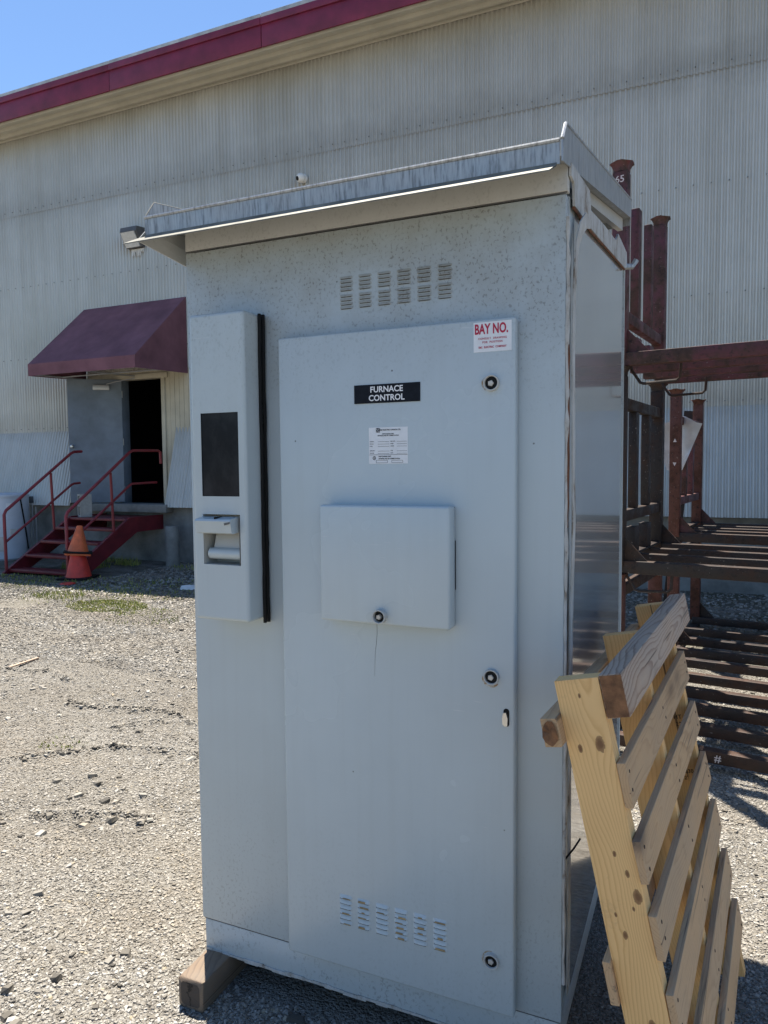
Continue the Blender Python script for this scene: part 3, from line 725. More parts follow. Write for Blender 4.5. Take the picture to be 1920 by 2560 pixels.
# body: five real panels around the case
obj('front_panel', MB().bbox((-Wc, 0, zb), (0, .03, zs), .004), M_body, cab)
b = MB().prism([(.0305, zb), (D_, zb), (D_, ztop(D_)), (.0305, ztop(.03))], .02, (-.02, 0, 0), 'YZ')
obj('left_panel', MB().prism([(.0305, zb), (D_, zb), (D_, ztop(D_)), (.0305, ztop(.03))], .02, (-Wc, 0, 0), 'YZ'), M_body, cab, sm=0)
side = obj('side_panel', MB().prism([(.10, zb+.02), (D_-.03, zb+.02), (D_-.03, ztop(D_)-.02), (.10, ztop(.10)-.02)], .018, (-.016, 0, 0), 'YZ'), M_side, cab, sm=0)
obj('side_frame', MB().prism([(.0305, zb), (.0985, zb), (.0985, ztop(.1)), (.0305, ztop(.03))], .02, (-.02, 0, 0), 'YZ'), M_body, cab, sm=0)
obj('side_frame', MB().prism([(D_-.0285, zb), (D_, zb), (D_, ztop(D_)), (D_-.0285, ztop(D_))], .026, (-.02, 0, 0), 'YZ'), M_body, cab, sm=0)
obj('side_frame', MB().prism([(.0986, ztop(.1)-.019), (D_-.0286, ztop(D_)-.023), (D_-.0286, ztop(D_)-.002), (.0986, ztop(.1)-.002)], .02, (-.02, 0, 0), 'YZ'), M_body, cab, sm=0)
obj('back_panel', MB().box((-Wc+.021, D_-.02, zb), (-.021, D_-.001, ztop(D_))), M_body, cab, sm=0)
obj('case_floor', MB().box((-Wc+.021, .031, zb+.001), (-.021, D_-.021, zb+.02)), M_dark, cab, sm=0)
obj('case_top', MB().add([(-Wc+.021, .031, ztop(.03)-.03), (-.021, .031, ztop(.03)-.03), (-.021, D_-.021, ztop(D_)-.03), (-Wc+.021, D_-.021, ztop(D_)-.03)], [(0, 1, 2, 3)]), M_body, cab, sm=0)
obj('plinth_seam_shade', MB().box((-Wc+.004, .004, zb-.0035), (-.004, .03, zb-.0005)), M_lamp, cab, sm=0)  # dark strip paints the shadow line where the body overhangs the plinth
# plinth, slightly set back, with a ragged lower sealant edge
obj('plinth', MB().bbox((-Wc+.008, .0035, B0), (-.008, D_-.010, zb-.004), .003), M_body, cab)
mb = MB(); xx = -Wc+.012
while xx < -.03:
    w_ = rnd.uniform(.02, .05); mb.box((xx, -.001+rnd.uniform(0, .002), B0-rnd.uniform(.002, .008)), (min(xx+w_, -.011), .0032, B0+rnd.uniform(.002, .007))); xx += w_
obj('sealant_edge', mb, M_peel, cab, sm=0)
# fascia strip below the roof
obj('fascia', MB().bbox((-Wc+.004, -.006, zs+.004), (.004, .02, zs+.092), .002), M_fascia, cab)
obj('fascia_seam', MB().box((-Wc+.003, -.002, zs+.001), (.001, .0, zs+.0035)), M_lamp, cab, sm=0)
# ---- roof, shifted to the left and lifted at the back
def roofz(x, y):
    t = (x+1.18)/1.185
    return 2.226+B0+(.165+.055*t)*y
xa, xb, ya, yb = -1.176, .006, -.100, 1.50
RS = []
def rp(x, y, dz=0): return Vector((x, y, roofz(x, y)+dz))
rf = obj('roof', MB().add([rp(xa, ya), rp(xb, ya), rp(xb, yb), rp(xa, yb), rp(xa, ya, .003), rp(xb, ya, .003), rp(xb, yb, .003), rp(xa, yb, .003)],
         [(0, 3, 2, 1), (4, 5, 6, 7), (0, 1, 5, 4), (1, 2, 6, 5), (2, 3, 7, 6), (3, 0, 4, 7)]), M_galv, cab, sm=0)
def plate(pts, nrm, th):
    n = len(pts); pts = [Vector(p) for p in pts]; nrm = Vector(nrm)*th
    return MB().add(pts+[p+nrm for p in pts], [tuple(range(n))[::-1], tuple(range(n, 2*n))]+[(i, (i+1) % n, n+(i+1) % n, n+i) for i in range(n)])
zf0, zf1 = 2.187+B0, 2.236+B0
obj('front_flange', plate([(xa, ya-.001, zf0), (xb-.003, ya-.001, zf0), (xb-.003, ya-.004, zf1), (xa, ya-.004, zf1)], (0, -1, 0), .0035), M_galv, rf, sm=0)
# curved gutter bend and bright drip lip
mb = MB(); prof = [(-.1046, zf0+.004), (-.110, zf0-.003), (-.120, zf0-.008), (-.148, zf0-.026), (-.148, zf0-.029), (-.120, zf0-.012), (-.108, zf0-.006), (-.1005, zf0-.0)]
n = len(prof); vs = [(xa-.016-(0.03 if i in (3, 4) else 0), y, z) for i, (y, z) in enumerate(prof)]+[(xb-.010-(.008 if i in (3, 4) else 0), y, z) for i, (y, z) in enumerate(prof)]
obj('drip_lip', mb.add(vs, [(i, (i+1) % n, n+(i+1) % n, n+i) for i in range(n)]+[tuple(range(n))[::-1], tuple(range(n, 2*n))]), M_lip, rf, sm=0)
obj('rolled_rim', MB().tube([(xa, ya-.006, zf1+.002), (xb-.003, ya-.006, zf1+.002)], .0055, 8), M_galv, rf)
# side flanges stand up from the roof edges
for xx, sgn in ((xb, 1), (xa, -1)):
    pts = [(xx, ya-.004, zf0+.006), (xx, ya-.004, zf1+.004), (xx, ya+.035, roofz(xx, ya)+.084), (xx, yb, roofz(xx, yb)+.072), (xx, yb, roofz(xx, yb)-.002), (xx, ya+.03, roofz(xx, ya)-.004)]
    obj('side_flange', plate(pts, (sgn, 0, 0), .0035), M_galv, rf, sm=0)
    obj('rolled_rim', MB().tube([(xx+sgn*.002, pts[i][1], pts[i][2]+.001) for i in (1, 2, 3)], .0045 if sgn > 0 else .0018, 6), M_galv if sgn > 0 else M_lip, rf)
obj('back_flange', plate([rp(xa, yb, -.03), rp(xb, yb, -.03), rp(xb, yb, .05), rp(xa, yb, .05)], (0, 1, 0), .0035), M_galv, rf, sm=0)
# down-turned skirt at the left overhang, ribs below the sheet
obj('left_drip', plate([(xa-.016, -.125, zf0-.016), (xa-.002, -.10, roofz(xa, -.1)-.002), (xa-.002, .9, roofz(xa, .9)-.003), (xa-.016, .9, zf0-.07), (xa-.016, .1, zf0-.038)], (1, 0, 0), .003), M_fascia, rf, sm=0)
obj('roof_rib', MB().box((-1.1, .45, roofz(-.5, .45)-.055), (-.01, .47, roofz(-1.1, .45)-.004)), M_fascia, rf, sm=0)
obj('roof_rib', MB().add([rp(-.04, .0, -.03), rp(-.02, .0, -.03), rp(-.02, 1.45, -.05), rp(-.04, 1.45, -.05), rp(-.04, 0, -.001), rp(-.02, 0, -.001), rp(-.02, 1.45, -.001), rp(-.04, 1.45, -.001)],
    [(0, 3, 2, 1), (4, 5, 6, 7), (0, 1, 5, 4), (1, 2, 6, 5), (2, 3, 7, 6), (3, 0, 4, 7)]), M_fascia, rf, sm=0)
# torn top strip along the side, with rusty lower edge
strip = [(-.005, 2.320), (.29, 2.355), (.306, 2.309), (.60, 2.355), (.925, 2.398), (.997, 2.441), (1.30, 2.455), (1.335, 2.405), (1.253, 2.381), (.362, 2.267), (.05, 2.238), (.036, 2.288), (-.004, 2.290)]
obj('torn_strip', plate([(.006, y, z) for y, z in strip], (1, 0, 0), .006), M_peel, cab, sm=0)
mb = MB(); pr = None
edge = [(.05, 2.236), (.2, 2.25), (.362, 2.265), (.6, 2.297), (.9, 2.335), (1.253, 2.379)]
obj('rusty_edge', MB().tube([(.008, y, z-.002) for y, z in edge], .0035, 6), M_rust, cab)
obj('bent_clip', MB().tube([(.004, 1.30, 2.40), (.03, 1.33, 2.405), (.045, 1.34, 2.43)], .012, 6), M_galv, cab)
# peeling vertical corner strip with a curled top, and the rusty corner
pts = [(.03, .160, 2.228), (.026, .12, 2.222), (.020, .085, 2.195), (.014, .062, 2.15), (.010, .052, 2.05), (.008, .050, 1.9), (.010, .053, 1.6), (.013, .047, 1.47), (.008, .056, 1.3), (.006, .052, .9), (.007, .05, .4), (.006, .05, .25)]
vs = []; fs = []
for i, (x, y, z) in enumerate(pts):
    w_ = .019 if i > 0 else .015
    t_ = Vector(pts[min(i+1, len(pts)-1)])-Vector(pts[max(i-1, 0)]); t_.normalize(); sdir = Vector((0, -t_.z, t_.y)).normalized()
    for s_2, xo in ((-1, 0), (1, 0), (1, .003), (-1, .003)): vs.append(Vector((x+xo, y, z))+sdir*s_2*w_)
for i in range(len(pts)-1):
    for j in range(4): a = i*4+j; b2 = i*4+(j+1) % 4; fs.append((a, b2, b2+4, a+4))
obj('peeling_strip', MB().add(vs, fs+[(0, 1, 2, 3)]), M_peel, cab, sm=0)
mb = MB(); pth = [(.003, .004, z) for z in np.linspace(.3, 2.2, 60)]
pth = [(x+rnd.uniform(-.001, .0015), y+rnd.uniform(-.002, .003), z) for x, y, z in pth]
obj('corner_sealant', MB().tube(pth, [rnd.uniform(.003, .0065) for _ in pth], 6), M_peel, cab)
pth = [(.007+rnd.uniform(-.001, .001), .004+rnd.uniform(-.002, .002), z) for z in np.linspace(1.46, 1.90, 16)]
obj('rust_seam', MB().tube(pth, [rnd.uniform(.0012, .0036) for _ in pth], 6), M_rust, cab)
# ---- front louvres
def louvre(x0, x1, z0, z1, y, nb, mat, hang=.007, sl_=.0014):
    mb = MB(); h_ = (z1-z0)/nb
    for i in range(nb):
        zt_, zb_ = z1-i*h_-.001, z1-(i+1)*h_+sl_+.0008
        xs5 = [x0, x0+.003, x0+.007, x1-.007, x1-.003, x1]; dep = [.0, .6, 1, 1, .6, 0]
        vs = []
        for xx, q in zip(xs5, dep): vs += [(xx, y+.0005, zt_), (xx, y-hang*q*.55, (zt_+zb_)/2+.001), (xx, y-hang*q, zb_), (xx, y+.0005, zb_+.0015)]
        fs = []
        for j in range(5):
            a = j*4
            for t_ in range(3): fs.append((a+t_, a+t_+1, a+4+t_+1, a+4+t_))
        mb.add(vs, fs)
        mb2.box((x0+.004, y-.0010, zb_-sl_+.0002), (x1-.004, y+.0005, zb_+.0002))
    return mb
M_louvU = cabinet_paint('louvre_paint_dirty', (0.43, 0.44, 0.41), .5, 1.2)
k = NT('louvre_paint_rusty'); v = k.pos()
c = k.mix(k.ramp(k.noise(k.pos((16, 16, 75)), 1, 4, .6), [(0.47, 0.0), (0.60, 0.9)]), (0.485, 0.565, 0.595), (0.34, 0.22, 0.085)); k.set(Base_Color=c, Roughness=.5); M_louvL = k.m
door = None
M_slot_shade = plain('slot_and_shade_line', (0.07, 0.065, 0.055), .9)  # dark tone of the louvre slits and of painted shadow lines below blades
M_rust2 = plain('rusty_slot', (0.36, 0.26, 0.13), .9, 0, .35, 60)
for i in range(6):
    x0 = -.604+i*.0562
    for (z0, z1) in ((2.038, 2.080), (2.086, 2.128)):
        mb2 = MB(); lv = obj('louvre', louvre(x0, x0+.039, z0, z1, 0, 4, M_louvU, .0045), M_louvU, cab)
        obj('slot_shade', mb2, M_slot_shade, lv, sm=0)['kind'] = 'stuff'
# ---- door
door = obj('door', MB().bbox((-.780, -.040, .2035), (-.112, -.006, 1.970), .006, 3), M_door, cab)
obj('door_gap_shade', MB().box((-.775, -.0058, .209), (-.117, -.0006, 1.965)), M_black, door, sm=0)  # black sheet stands in for shade in the gap around the door
for i in range(6):
    x0 = -.609+i*.0558
    mb2 = MB(); lv = obj('louvre', louvre(x0, x0+.040, .331, .419, -.040, 6, M_door, .0050, .0030), M_door, cab)
    rl = MB(); sh_ = MB()
    for q in range(6):
        zz = .419-(q+1)*(.088/6)+.0038; a0, a1 = x0+.004+rnd.uniform(0, .012), x0+.036-rnd.uniform(0, .012)
        sh_.box((x0+.004, -.0456, zz-.0008), (x0+.036, -.0400, zz-.0002))  # painted shadow line under each blade lip
        if rnd.random() < .62: rl.box((a0, -.0455, zz), (a1, -.0449, zz+rnd.uniform(.0022, .0055)))
    obj('slot_shade', sh_, M_slot_shade, lv, sm=0)['kind'] = 'stuff'
    if rl.v: obj('rust_line', rl, M_rust2, lv, sm=0)['kind'] = 'stuff'
def bolt(x, z, y, parent, r=.022, col_=None, proud=.010):
    m_ = Matrix.Translation((x, y, z)) @ Matrix.Rotation(PI/2, 4, 'X')
    obj('bolt_collar', MB().lathe([(r*.9, -.001), (r*.9, proud*.6), (r*.86, proud), (r*.76, proud), (r*.73, proud*.9), (r*.72, .003), (.001, .003)], 26, m_), M_fascia, parent)
    obj('bolt_recess', MB().lathe([(r*.715, .0032), (r*.70, .0042), (.001, .0042)], 20, m_), M_black, parent)
    obj('bolt_head', MB().lathe([(r*.36, .004), (r*.36, proud*.75), (r*.30, proud*.86), (.001, proud*.86)], 5, m_ @ Matrix.Translation((-.001, -.001, 0))), M_bolt, parent)
for zz in (1.814, 1.085, .344): bolt(-.170, zz, -.0402, door)
def stain(pts, y, mat, name, parent): # thin rust runs with a shape of their own
    return obj(name, plate([(x, y, z) for x, z in pts], (0, -1, 0), .0003), mat, parent, sm=0)
def ruststain():
    k = NT('thin_rust_stain'); v = k.pos(); n = k.noise(v, 90, 5, .75)
    k.set(Base_Color=k.ramp(n, [(.42, (0.50, 0.52, 0.51)), (.52, (0.33, 0.24, 0.14)), (.66, (0.25, 0.12, 0.04))]), Roughness=.6); return k.m
M_stain = ruststain()
def ring_stain(x, z, r0, r1, a0, a1, y, parent):
    n = 12; vs = []
    for i in range(n+1):
        t_ = a0+(a1-a0)*i/n; w_ = (r1-r0)*(.4+.6*math.sin(PI*i/n))*rnd.uniform(.7, 1.1)
        vs += [(x+r0*math.cos(t_), y, z+r0*math.sin(t_)), (x+(r0+w_)*math.cos(t_), y, z+(r0+w_)*math.sin(t_))]
    obj('rust_stain', MB().add(vs, [(2*i, 2*i+1, 2*i+3, 2*i+2) for i in range(n)]), M_stain, parent, sm=0)
ring_stain(-.170, 1.085, .0221, .029, PI*1.02, PI*1.75, -.0405, door)
ring_stain(-.170, 1.814, .0221, .026, PI*.75, PI*1.25, -.0405, door)
ring_stain(-.170, .344, .0221, .027, PI*.5, PI*1.4, -.0405, door)
# latch slot with its lever
def slot_poly(x, z, w, h, n=8):
    p = []
    for i in range(n+1): t_ = PI*i/n; p.append((x+w/2*math.cos(t_), z+h/2-w/2+w/2*math.sin(t_)))
    for i in range(n+1): t_ = PI+PI*i/n; p.append((x+w/2*math.cos(t_), z-h/2+w/2+w/2*math.sin(t_)))
    return p
obj('latch_slot', plate([(x, -.0401, z) for x, z in slot_poly(-.1325, .985, .015, .046)], (0, -1, 0), .0006), M_black, door, sm=0)
obj('latch_lever', MB().prism([(-.1345, .965), (-.1285, .966), (-.1275, .985), (-.132, 1.000), (-.139, .998), (-.1415, .985), (-.1405, .970)], -.008, (0, -.0410, 0), 'XZ'), M_steel, door, sm=0)
# hairline drip below the pocket
pth = [(-.485, -.0402, 1.197), (-.4845, -.0402, 1.17), (-.487, -.0402, 1.14), (-.4905, -.0402, 1.12), (-.492, -.0402, 1.08), (-.493, -.0402, 1.05)]
obj('drip_mark', MB().tube(pth, [.0006, .0005, .0005, .0004, .0003, .0002], 4), M_lamp, door)
# ---- document pocket
pk = obj('document_pocket', MB().bbox((-.627, -.093, 1.204), (-.263, -.0432, 1.513), .007, 3), M_door, cab)
obj('pocket_gap_shade', MB().box((-.624, -.0431, 1.207), (-.266, -.0402, 1.510)), M_black, pk, sm=0)  # black sheet darkens the pocket's edge gap like a shadow
obj('pocket_slot', MB().box((-.2634, -.0465, 1.300), (-.2622, -.0435, 1.425)), M_black, pk, sm=0)
bolt(-.449, 1.228, -.0932, pk, .0205, None, .018)
# ---- tall instrument housing with window and handle recess
HX0, HX1, HZ0, HZ1, HY = -1.028, -.862, 1.187, 2.036, -.098
wx0, wx1, wz0, wz1 = -1.003, -.876, 1.533, 1.768
rx0, rx1, rz0, rz1 = -1.003, -.880, 1.338, 1.482
bm = bmesh.new()
cx_ = [HX0, wx0, wx1, HX1]; cz_ = [HZ0, rz0, rz1, wz0, wz1, HZ1]
vv = {(i, j): bm.verts.new((x, HY, z)) for i, x in enumerate(cx_) for j, z in enumerate(cz_)}
for i in range(3):
    for j in range(5):
        if i == 1 and j in (1, 3): continue
        bm.faces.new((vv[i, j], vv[i+1, j], vv[i+1, j+1], vv[i, j+1]))
hm = MB(); bm.verts.index_update(); hm.add([v_.co.copy() for v_ in bm.verts], [tuple(v_.index for v_ in f.verts) for f in bm.faces]); bm.free()
# folded edges and sides
rb = .010
def fold(p, q, inward):
    pass
o_ = [(HX0, HZ0), (HX1, HZ0), (HX1, HZ1), (HX0, HZ1)]
for (a, b2, nrm) in ((o_[0], o_[1], (0, -1)), (o_[1], o_[2], (1, 0)), (o_[2], o_[3], (0, 1)), (o_[3], o_[0], (-1, 0))):
    prof = [(rb*math.sin(t_), rb*(1-math.cos(t_))) for t_ in (0, PI/8, PI/4, 3*PI/8, PI/2)]
    vs = []
    for (px_, pz_) in (a, b2):
        for (out, back) in prof: vs.append((px_+0*out, HY+back, pz_) if False else (px_+nrm[0]*out, HY+back, pz_+nrm[1]*out))
        vs.append((px_+nrm[0]*rb, -.0008, pz_+nrm[1]*rb))
    n = len(prof)+1
    hm.add(vs, [(i, n+i, n+i+1, i+1) for i in range(n-1)])
for (px_, pz_, sx, sz) in ((HX0, HZ0, -1, -1), (HX1, HZ0, 1, -1), (HX1, HZ1, 1, 1), (HX0, HZ1, -1, 1)):
    nA = 5; vs = []; prof = [(rb*math.sin(t_), rb*(1-math.cos(t_))) for t_ in (0.001, PI/8, PI/4, 3*PI/8, PI/2)]+[(rb, -.0008-HY)]
    for i in range(nA+1):
        t_ = PI/2*i/nA
        for (out, back) in prof: vs.append((px_+sx*out*math.cos(t_), HY+back, pz_+sz*out*math.sin(t_)))
    n = len(prof)
    hm.add(vs, [(i*n+j, i*n+j+1, (i+1)*n+j+1, (i+1)*n+j) for i in range(nA) for j in range(n-1)])
hs = obj('instrument_housing', hm, M_door, cab, sm=50)
obj('window_pane', MB().box((wx0-.002, HY+.003, wz0-.002), (wx1+.002, HY+.006, wz1+.002)), M_glass, hs, sm=0)
# recess box, handle flap, roller
rb_ = MB().box((rx0, HY+.0005, rz0), (rx1, HY+.062, rz1)); rb_.f = [f for f in rb_.f if f != (0, 1, 5, 4)]
obj('handle_recess', rb_, M_fascia, hs, sm=0)
obj('handle_back', MB().prism([(HY+.045, rz1-.03), (HY+.061, rz1-.03), (HY+.061, rz0+.02), (HY+.02, rz0+.03)], rx1-rx0-.022, (rx0+.018, 0, 0), 'YZ'), M_fascia, hs, sm=0)
obj('handle_roller', MB().tube([(rx0+.010, HY+.022, rz0+.030), (rx1-.001, HY+.022, rz0+.030)], .0165, 16), M_door, hs)
fl = obj('handle_flap', MB().prism([(HY+.012, rz1-.006), (HY-.030, rz1-.012), (HY-.034, rz1-.017), (HY-.026, rz1-.050), (HY-.020, rz1-.053), (HY+.010, rz1-.050)], rx1-rx0-.002, (rx0-.004, 0, 0), 'YZ'), M_door, hs, sm=0)
obj('flap_notch', MB().box((-.944, HY-.0285, rz1-.0118), (-.940, HY+.004, rz1-.0058)), M_black, fl, sm=0)
obj('flap_slot', plate([(rx1-.026, HY-.0345, rz1-.022), (rx1-.006, HY-.0345, rz1-.018), (rx1-.006, HY-.0345, rz1-.023), (rx1-.024, HY-.0345, rz1-.028)], (0, -1, 0), .0006), M_lamp, fl, sm=0)
# black rubber gasket down the right side
gp = MB()
for (xo, yo, r_) in ((-.8470, -.026, .0050), (-.8462, -.010, .0056)):
    gp.tube([(xo+rnd.uniform(-.001, .001), yo, z) for z in np.linspace(HZ0-.022, HZ1+.010, 24)], r_, 8)
obj('gasket', gp, M_black, hs)
# ---- labels
np_ = obj('name_sign', MB().bbox((-.544, -.0425, 1.779), (-.357, -.0402, 1.8275), .0006, 1), M_plate, cab)
lettering([('FURNACE', .0215, -.4505, 1.8135, .00045, .98, 1.0, 'CENTER'), ('CONTROL', .0215, -.4505, 1.7915, .00045, .98, 1.0, 'CENTER')], M_inkw, np_, -.0428)
bs = obj('bay_sticker', MB().box((-.216, -.0406, 1.8905), (-.121, -.0401, 1.9625)), M_paper, cab, sm=0)
lettering([('BAY NO.', .0335, -.2135, 1.9445, .0010, .63, 1.02, 'LEFT')], M_red, bs, -.0409)
lettering([('CONSULT  DRAWING', .0066, -.1685, 1.9225, .0001, 1.0, 1.12, 'CENTER'), ('FOR  POSITION', .0066, -.1685, 1.9135, .0001, 1.0, 1.12, 'CENTER'),
           ('S&C  ELECTRIC  COMPANY', .0066, -.1685, 1.9015, .0002, .80, 1.1, 'CENTER')], M_red, bs, -.0409)
rp_ = obj('rating_plate', MB().box((-.503, -.0406, 1.6205), (-.392, -.0401, 1.7155)), M_paper, cab, sm=0)
A = lambda u, w: (-.503+.111*u, 1.6205+.095*w)
tx = [('S&C ELECTRIC CANADA LTD.', .0052, *A(.56, .925), .0001, .85, 1.0, 'CENTER'), ('SWITCHGEAR UNIT', .0042, *A(.5, .815), .00005, .9, 1.0, 'CENTER'),
      ('APPAREILLAGE DE COMMUTATION', .0042, *A(.5, .77), .00005, .9, 1.0, 'CENTER'),
      ('SWITCHGEAR UNIT', .0045, *A(.25, .195), .00008, .9, 1.0, 'LEFT'), ('APPAREILLAGE DE COMMUTATION', .0045, *A(.25, .135), .00008, .85, 1.0, 'LEFT')]
for w_, a_, b_ in ((.61, 'kV NOM.', 'BUS AMPS'), (.545, 'kV MAX.', 'PHASE'), (.48, 'kV BIL', 'CYCLES'), (.355, 'AMPS SYM.', 'TYPE'), (.29, 'CAT. NO.', 'DATE')):
    tx += [(a_, .0033, *A(.025, w_), 0, .9, 1.0, 'LEFT'), (b_, .0033, *A(.56, w_), 0, .9, 1.0, 'LEFT')]
lettering(tx, M_ink, rp_, -.0409)
mb = MB()
def ln(u0, w0, u1, w1, t=.0005):
    (x0, z0), (x1, z1) = A(u0, w0), A(u1, w1)
    mb.box((min(x0, x1)-t*(x0 == x1), -.0410, min(z0, z1)-t*(z0 == z1)), (max(x0, x1)+t*(x0 == x1), -.0407, max(z0, z1)+t*(z0 == z1)))
for w_ in (.605, .54, .475, .345, .28): ln(.235, w_, .53, w_, .0003); ln(.72, w_, .975, w_, .0003)
ln(.01, .245, .99, .245, .0004)
for (u0, u1) in ((.19, .48), (.59, .87)):
    ln(u0, .025, u1, .025, .0003); ln(u0, .09, u1, .09, .0003); ln(u0, .025, u0, .09, .0003); ln(u1, .025, u1, .09, .0003)
obj('printed_rules', mb, M_ink, rp_, sm=0)
# square emblem with pale strokes, and the round certification mark
x0, z0 = A(.19, .86); x1, z1 = A(.29, .98)
emb = obj('emblem', MB().box((x0, -.0410, z0), (x1, -.0407, z1)), M_ink, rp_, sm=0)
dx = (x1-x0); 
mb = MB(); t = .0009
P2 = lambda u, w: (x0+dx*u, z0+(z1-z0)*w)
for (a, b2) in (((.12, .05), (.88, .95)), ((.05, .62), (.45, .62)), ((.55, .30), (.95, .30)), ((.2, .95), (.2, .62)), ((.75, .05), (.75, .30))):
    p, q = Vector(P2(*a)), Vector(P2(*b2)); d_ = (q-p).normalized(); nn = Vector((-d_.y, d_.x))*t*.5
    mb.prism([tuple(p+nn), tuple(p-nn), tuple(q-nn), tuple(q+nn)], -.0003, (0, -.0411, 0), 'XZ')
mk = obj('emblem_strokes', mb, M_paper, rp_, sm=0)
cxm, czm = A(.145, .155); mb = MB()
def arc(r0, r1, a0, a1, n=18):
    vs = []
    for i in range(n+1):
        t_ = a0+(a1-a0)*i/n
        for r_ in (r0, r1): vs.append((cxm+r_*math.cos(t_), -.0410, czm+r_*math.sin(t_)))
    mb.add(vs, [(2*i, 2*i+1, 2*i+3, 2*i+2) for i in range(n)])
arc(.0038, .0052, PI*.28, PI*1.72); arc(.0014, .0024, PI*.35, PI*1.65, 10)
mb.prism([(cxm+.0005, czm-.0028), (cxm+.0015, czm-.0028), (cxm+.0015, czm+.0028), (cxm+.0005, czm+.0028)], -.0003, (0, -.0407, 0), 'XZ')
mb.prism([(cxm+.0016, czm-.0004), (cxm+.0042, czm-.0004), (cxm+.0042, czm+.0004), (cxm+.0016, czm+.0004)], -.0003, (0, -.0407, 0), 'XZ')
mb.prism([(cxm+.0028, czm-.0025), (cxm+.0038, czm-.0025), (cxm+.0038, czm+.0025), (cxm+.0028, czm+.0025)], -.0003, (0, -.0407, 0), 'XZ')
obj('certification_mark', mb, M_ink, rp_, sm=0)
# stray bent wire at the foot of the side
obj('bent_wire', MB().tube([(.004, .02, .62), (.02, .05, .635), (.035, .06, .66)], .0025, 5), M_black, cab)

# ---- timbers under it
def timber(loc, label, L_=1.5, w=.09, h=.094):
    t = thing('support_timber', loc, label, 'timber', rz=PI/2)
    m_ = MB().bbox((0, -w/2, 0), (L_, w/2, h), .007, 2)
    o = obj('beam', m_, M_timber, t, True)
    # chip the near corners a little
    for v_ in o.data.vertices:
        v_.co += Vector((rnd.uniform(-.003, .003), rnd.uniform(-.002, .002), rnd.uniform(-.0015, 0)))
    e = MB(); n = 20
    vs = [(-.0030, 0, h*.5)]+[(-.0025+rnd.uniform(-.0012, .0012), .034*math.copysign(min(1, abs(1.3*math.cos(2*PI*i/n))), math.cos(2*PI*i/n)), h*.5+.036*math.copysign(min(1, abs(1.3*math.sin(2*PI*i/n))), math.sin(2*PI*i/n))) for i in range(n)]
    obj('end_grain', e.add(vs, [(0, 1+(i+1) % n, 1+i) for i in range(n)]), M_endt, t, True, sm=0)
    return t
k = NT('checked_end_grain'); v = k.map()
ra = k.n.new('ShaderNodeTexGradient'); ra.gradient_type = 'RADIAL'
rot = k.n.new('ShaderNodeMapping'); rot.inputs['Rotation'].default_value = (0, PI/2, 0); rot.inputs['Location'].default_value = (0.047, 0, 0)
k.L(v, rot.inputs['Vector']); k.L(rot.outputs[0], ra.inputs['Vector'])
cr = k.noise(k.map((1, 1, 1)), 30, 4); mr = k.math('ADD', k.math('MULTIPLY', ra.outputs['Fac'], 9.0), k.math('MULTIPLY', cr, 1.0))
fr = k.math('PINGPONG', mr, 0.5)
k.set(Base_Color=k.mix(k.ramp(fr, [(0.0, 1.0), (0.07, 0.0)]), (0.075, 0.060, 0.048), (0.012, 0.010, 0.008)), Roughness=.95); k.bump(cr, .6, .004)
M_endt = k.m
timber((-1.065, -.132, .001), 'old square timber sticking out under the cabinet, nearer the stairs')
timber((-.10, -.05, .001), 'old timber under the cabinet corner beside the pallet')

# ================================================================== PALLET leaning on the cabinet side
PR = math.radians(-5.2); LEAN = math.radians(12.3)
# local axes: X up along the stringers, Y along the deck boards (away from the camera), Z out of the outer deck face
e2 = Vector((-math.sin(PR), math.cos(PR), 0)); out_h = Vector((math.cos(PR), math.sin(PR), 0))
up = (Vector((0, 0, 1))*math.cos(LEAN) - out_h*math.sin(LEAN)); zax = up.cross(e2).normalized()
if zax.dot(out_h) < 0: zax = -zax
LP = 1.165
top_in = Vector((.030, -.285, 1.165))           # inner near top corner of the near stringer
org = top_in - up*LP
RM = Matrix((up, e2, up.cross(e2))).transposed()
zs_sign = 1 if up.cross(e2).dot(out_h) > 0 else -1
org.z = max(org.z, .004)
pal = thing('wooden_pallet', org, 'yellow pine slatted pallet leaning against the cabinet side', 'pallet', rot=RM.to_euler())
def lumber(name, size, loc, mat, rot=None, ends=True):
    """board centred on its own origin, long grain along its local X"""
    L_, w, h = size
    b = MB().bbox((-L_/2, -w/2, -h/2), (L_/2, w/2, h/2), .0013, 1)
    b.v = [(x+rnd.uniform(-.0012, .0012), y+rnd.uniform(-.0012, .0012), z+rnd.uniform(-.0008, .0008)) for x, y, z in b.v]
    o = obj(name, b, mat, pal, True); o.location = loc
    if rot: o.rotation_euler = rot
    return o
s = zs_sign
SPC = .455; ST, SWD = .038, .092
yy0 = [.019, .019+SPC, .019+2*SPC]
for i, y in enumerate(yy0):
    lumber('stringer', (LP-.004*i, ST, SWD), (LP/2, y, s*SWD/2), M_pine_knotty if i == 0 else M_pine)
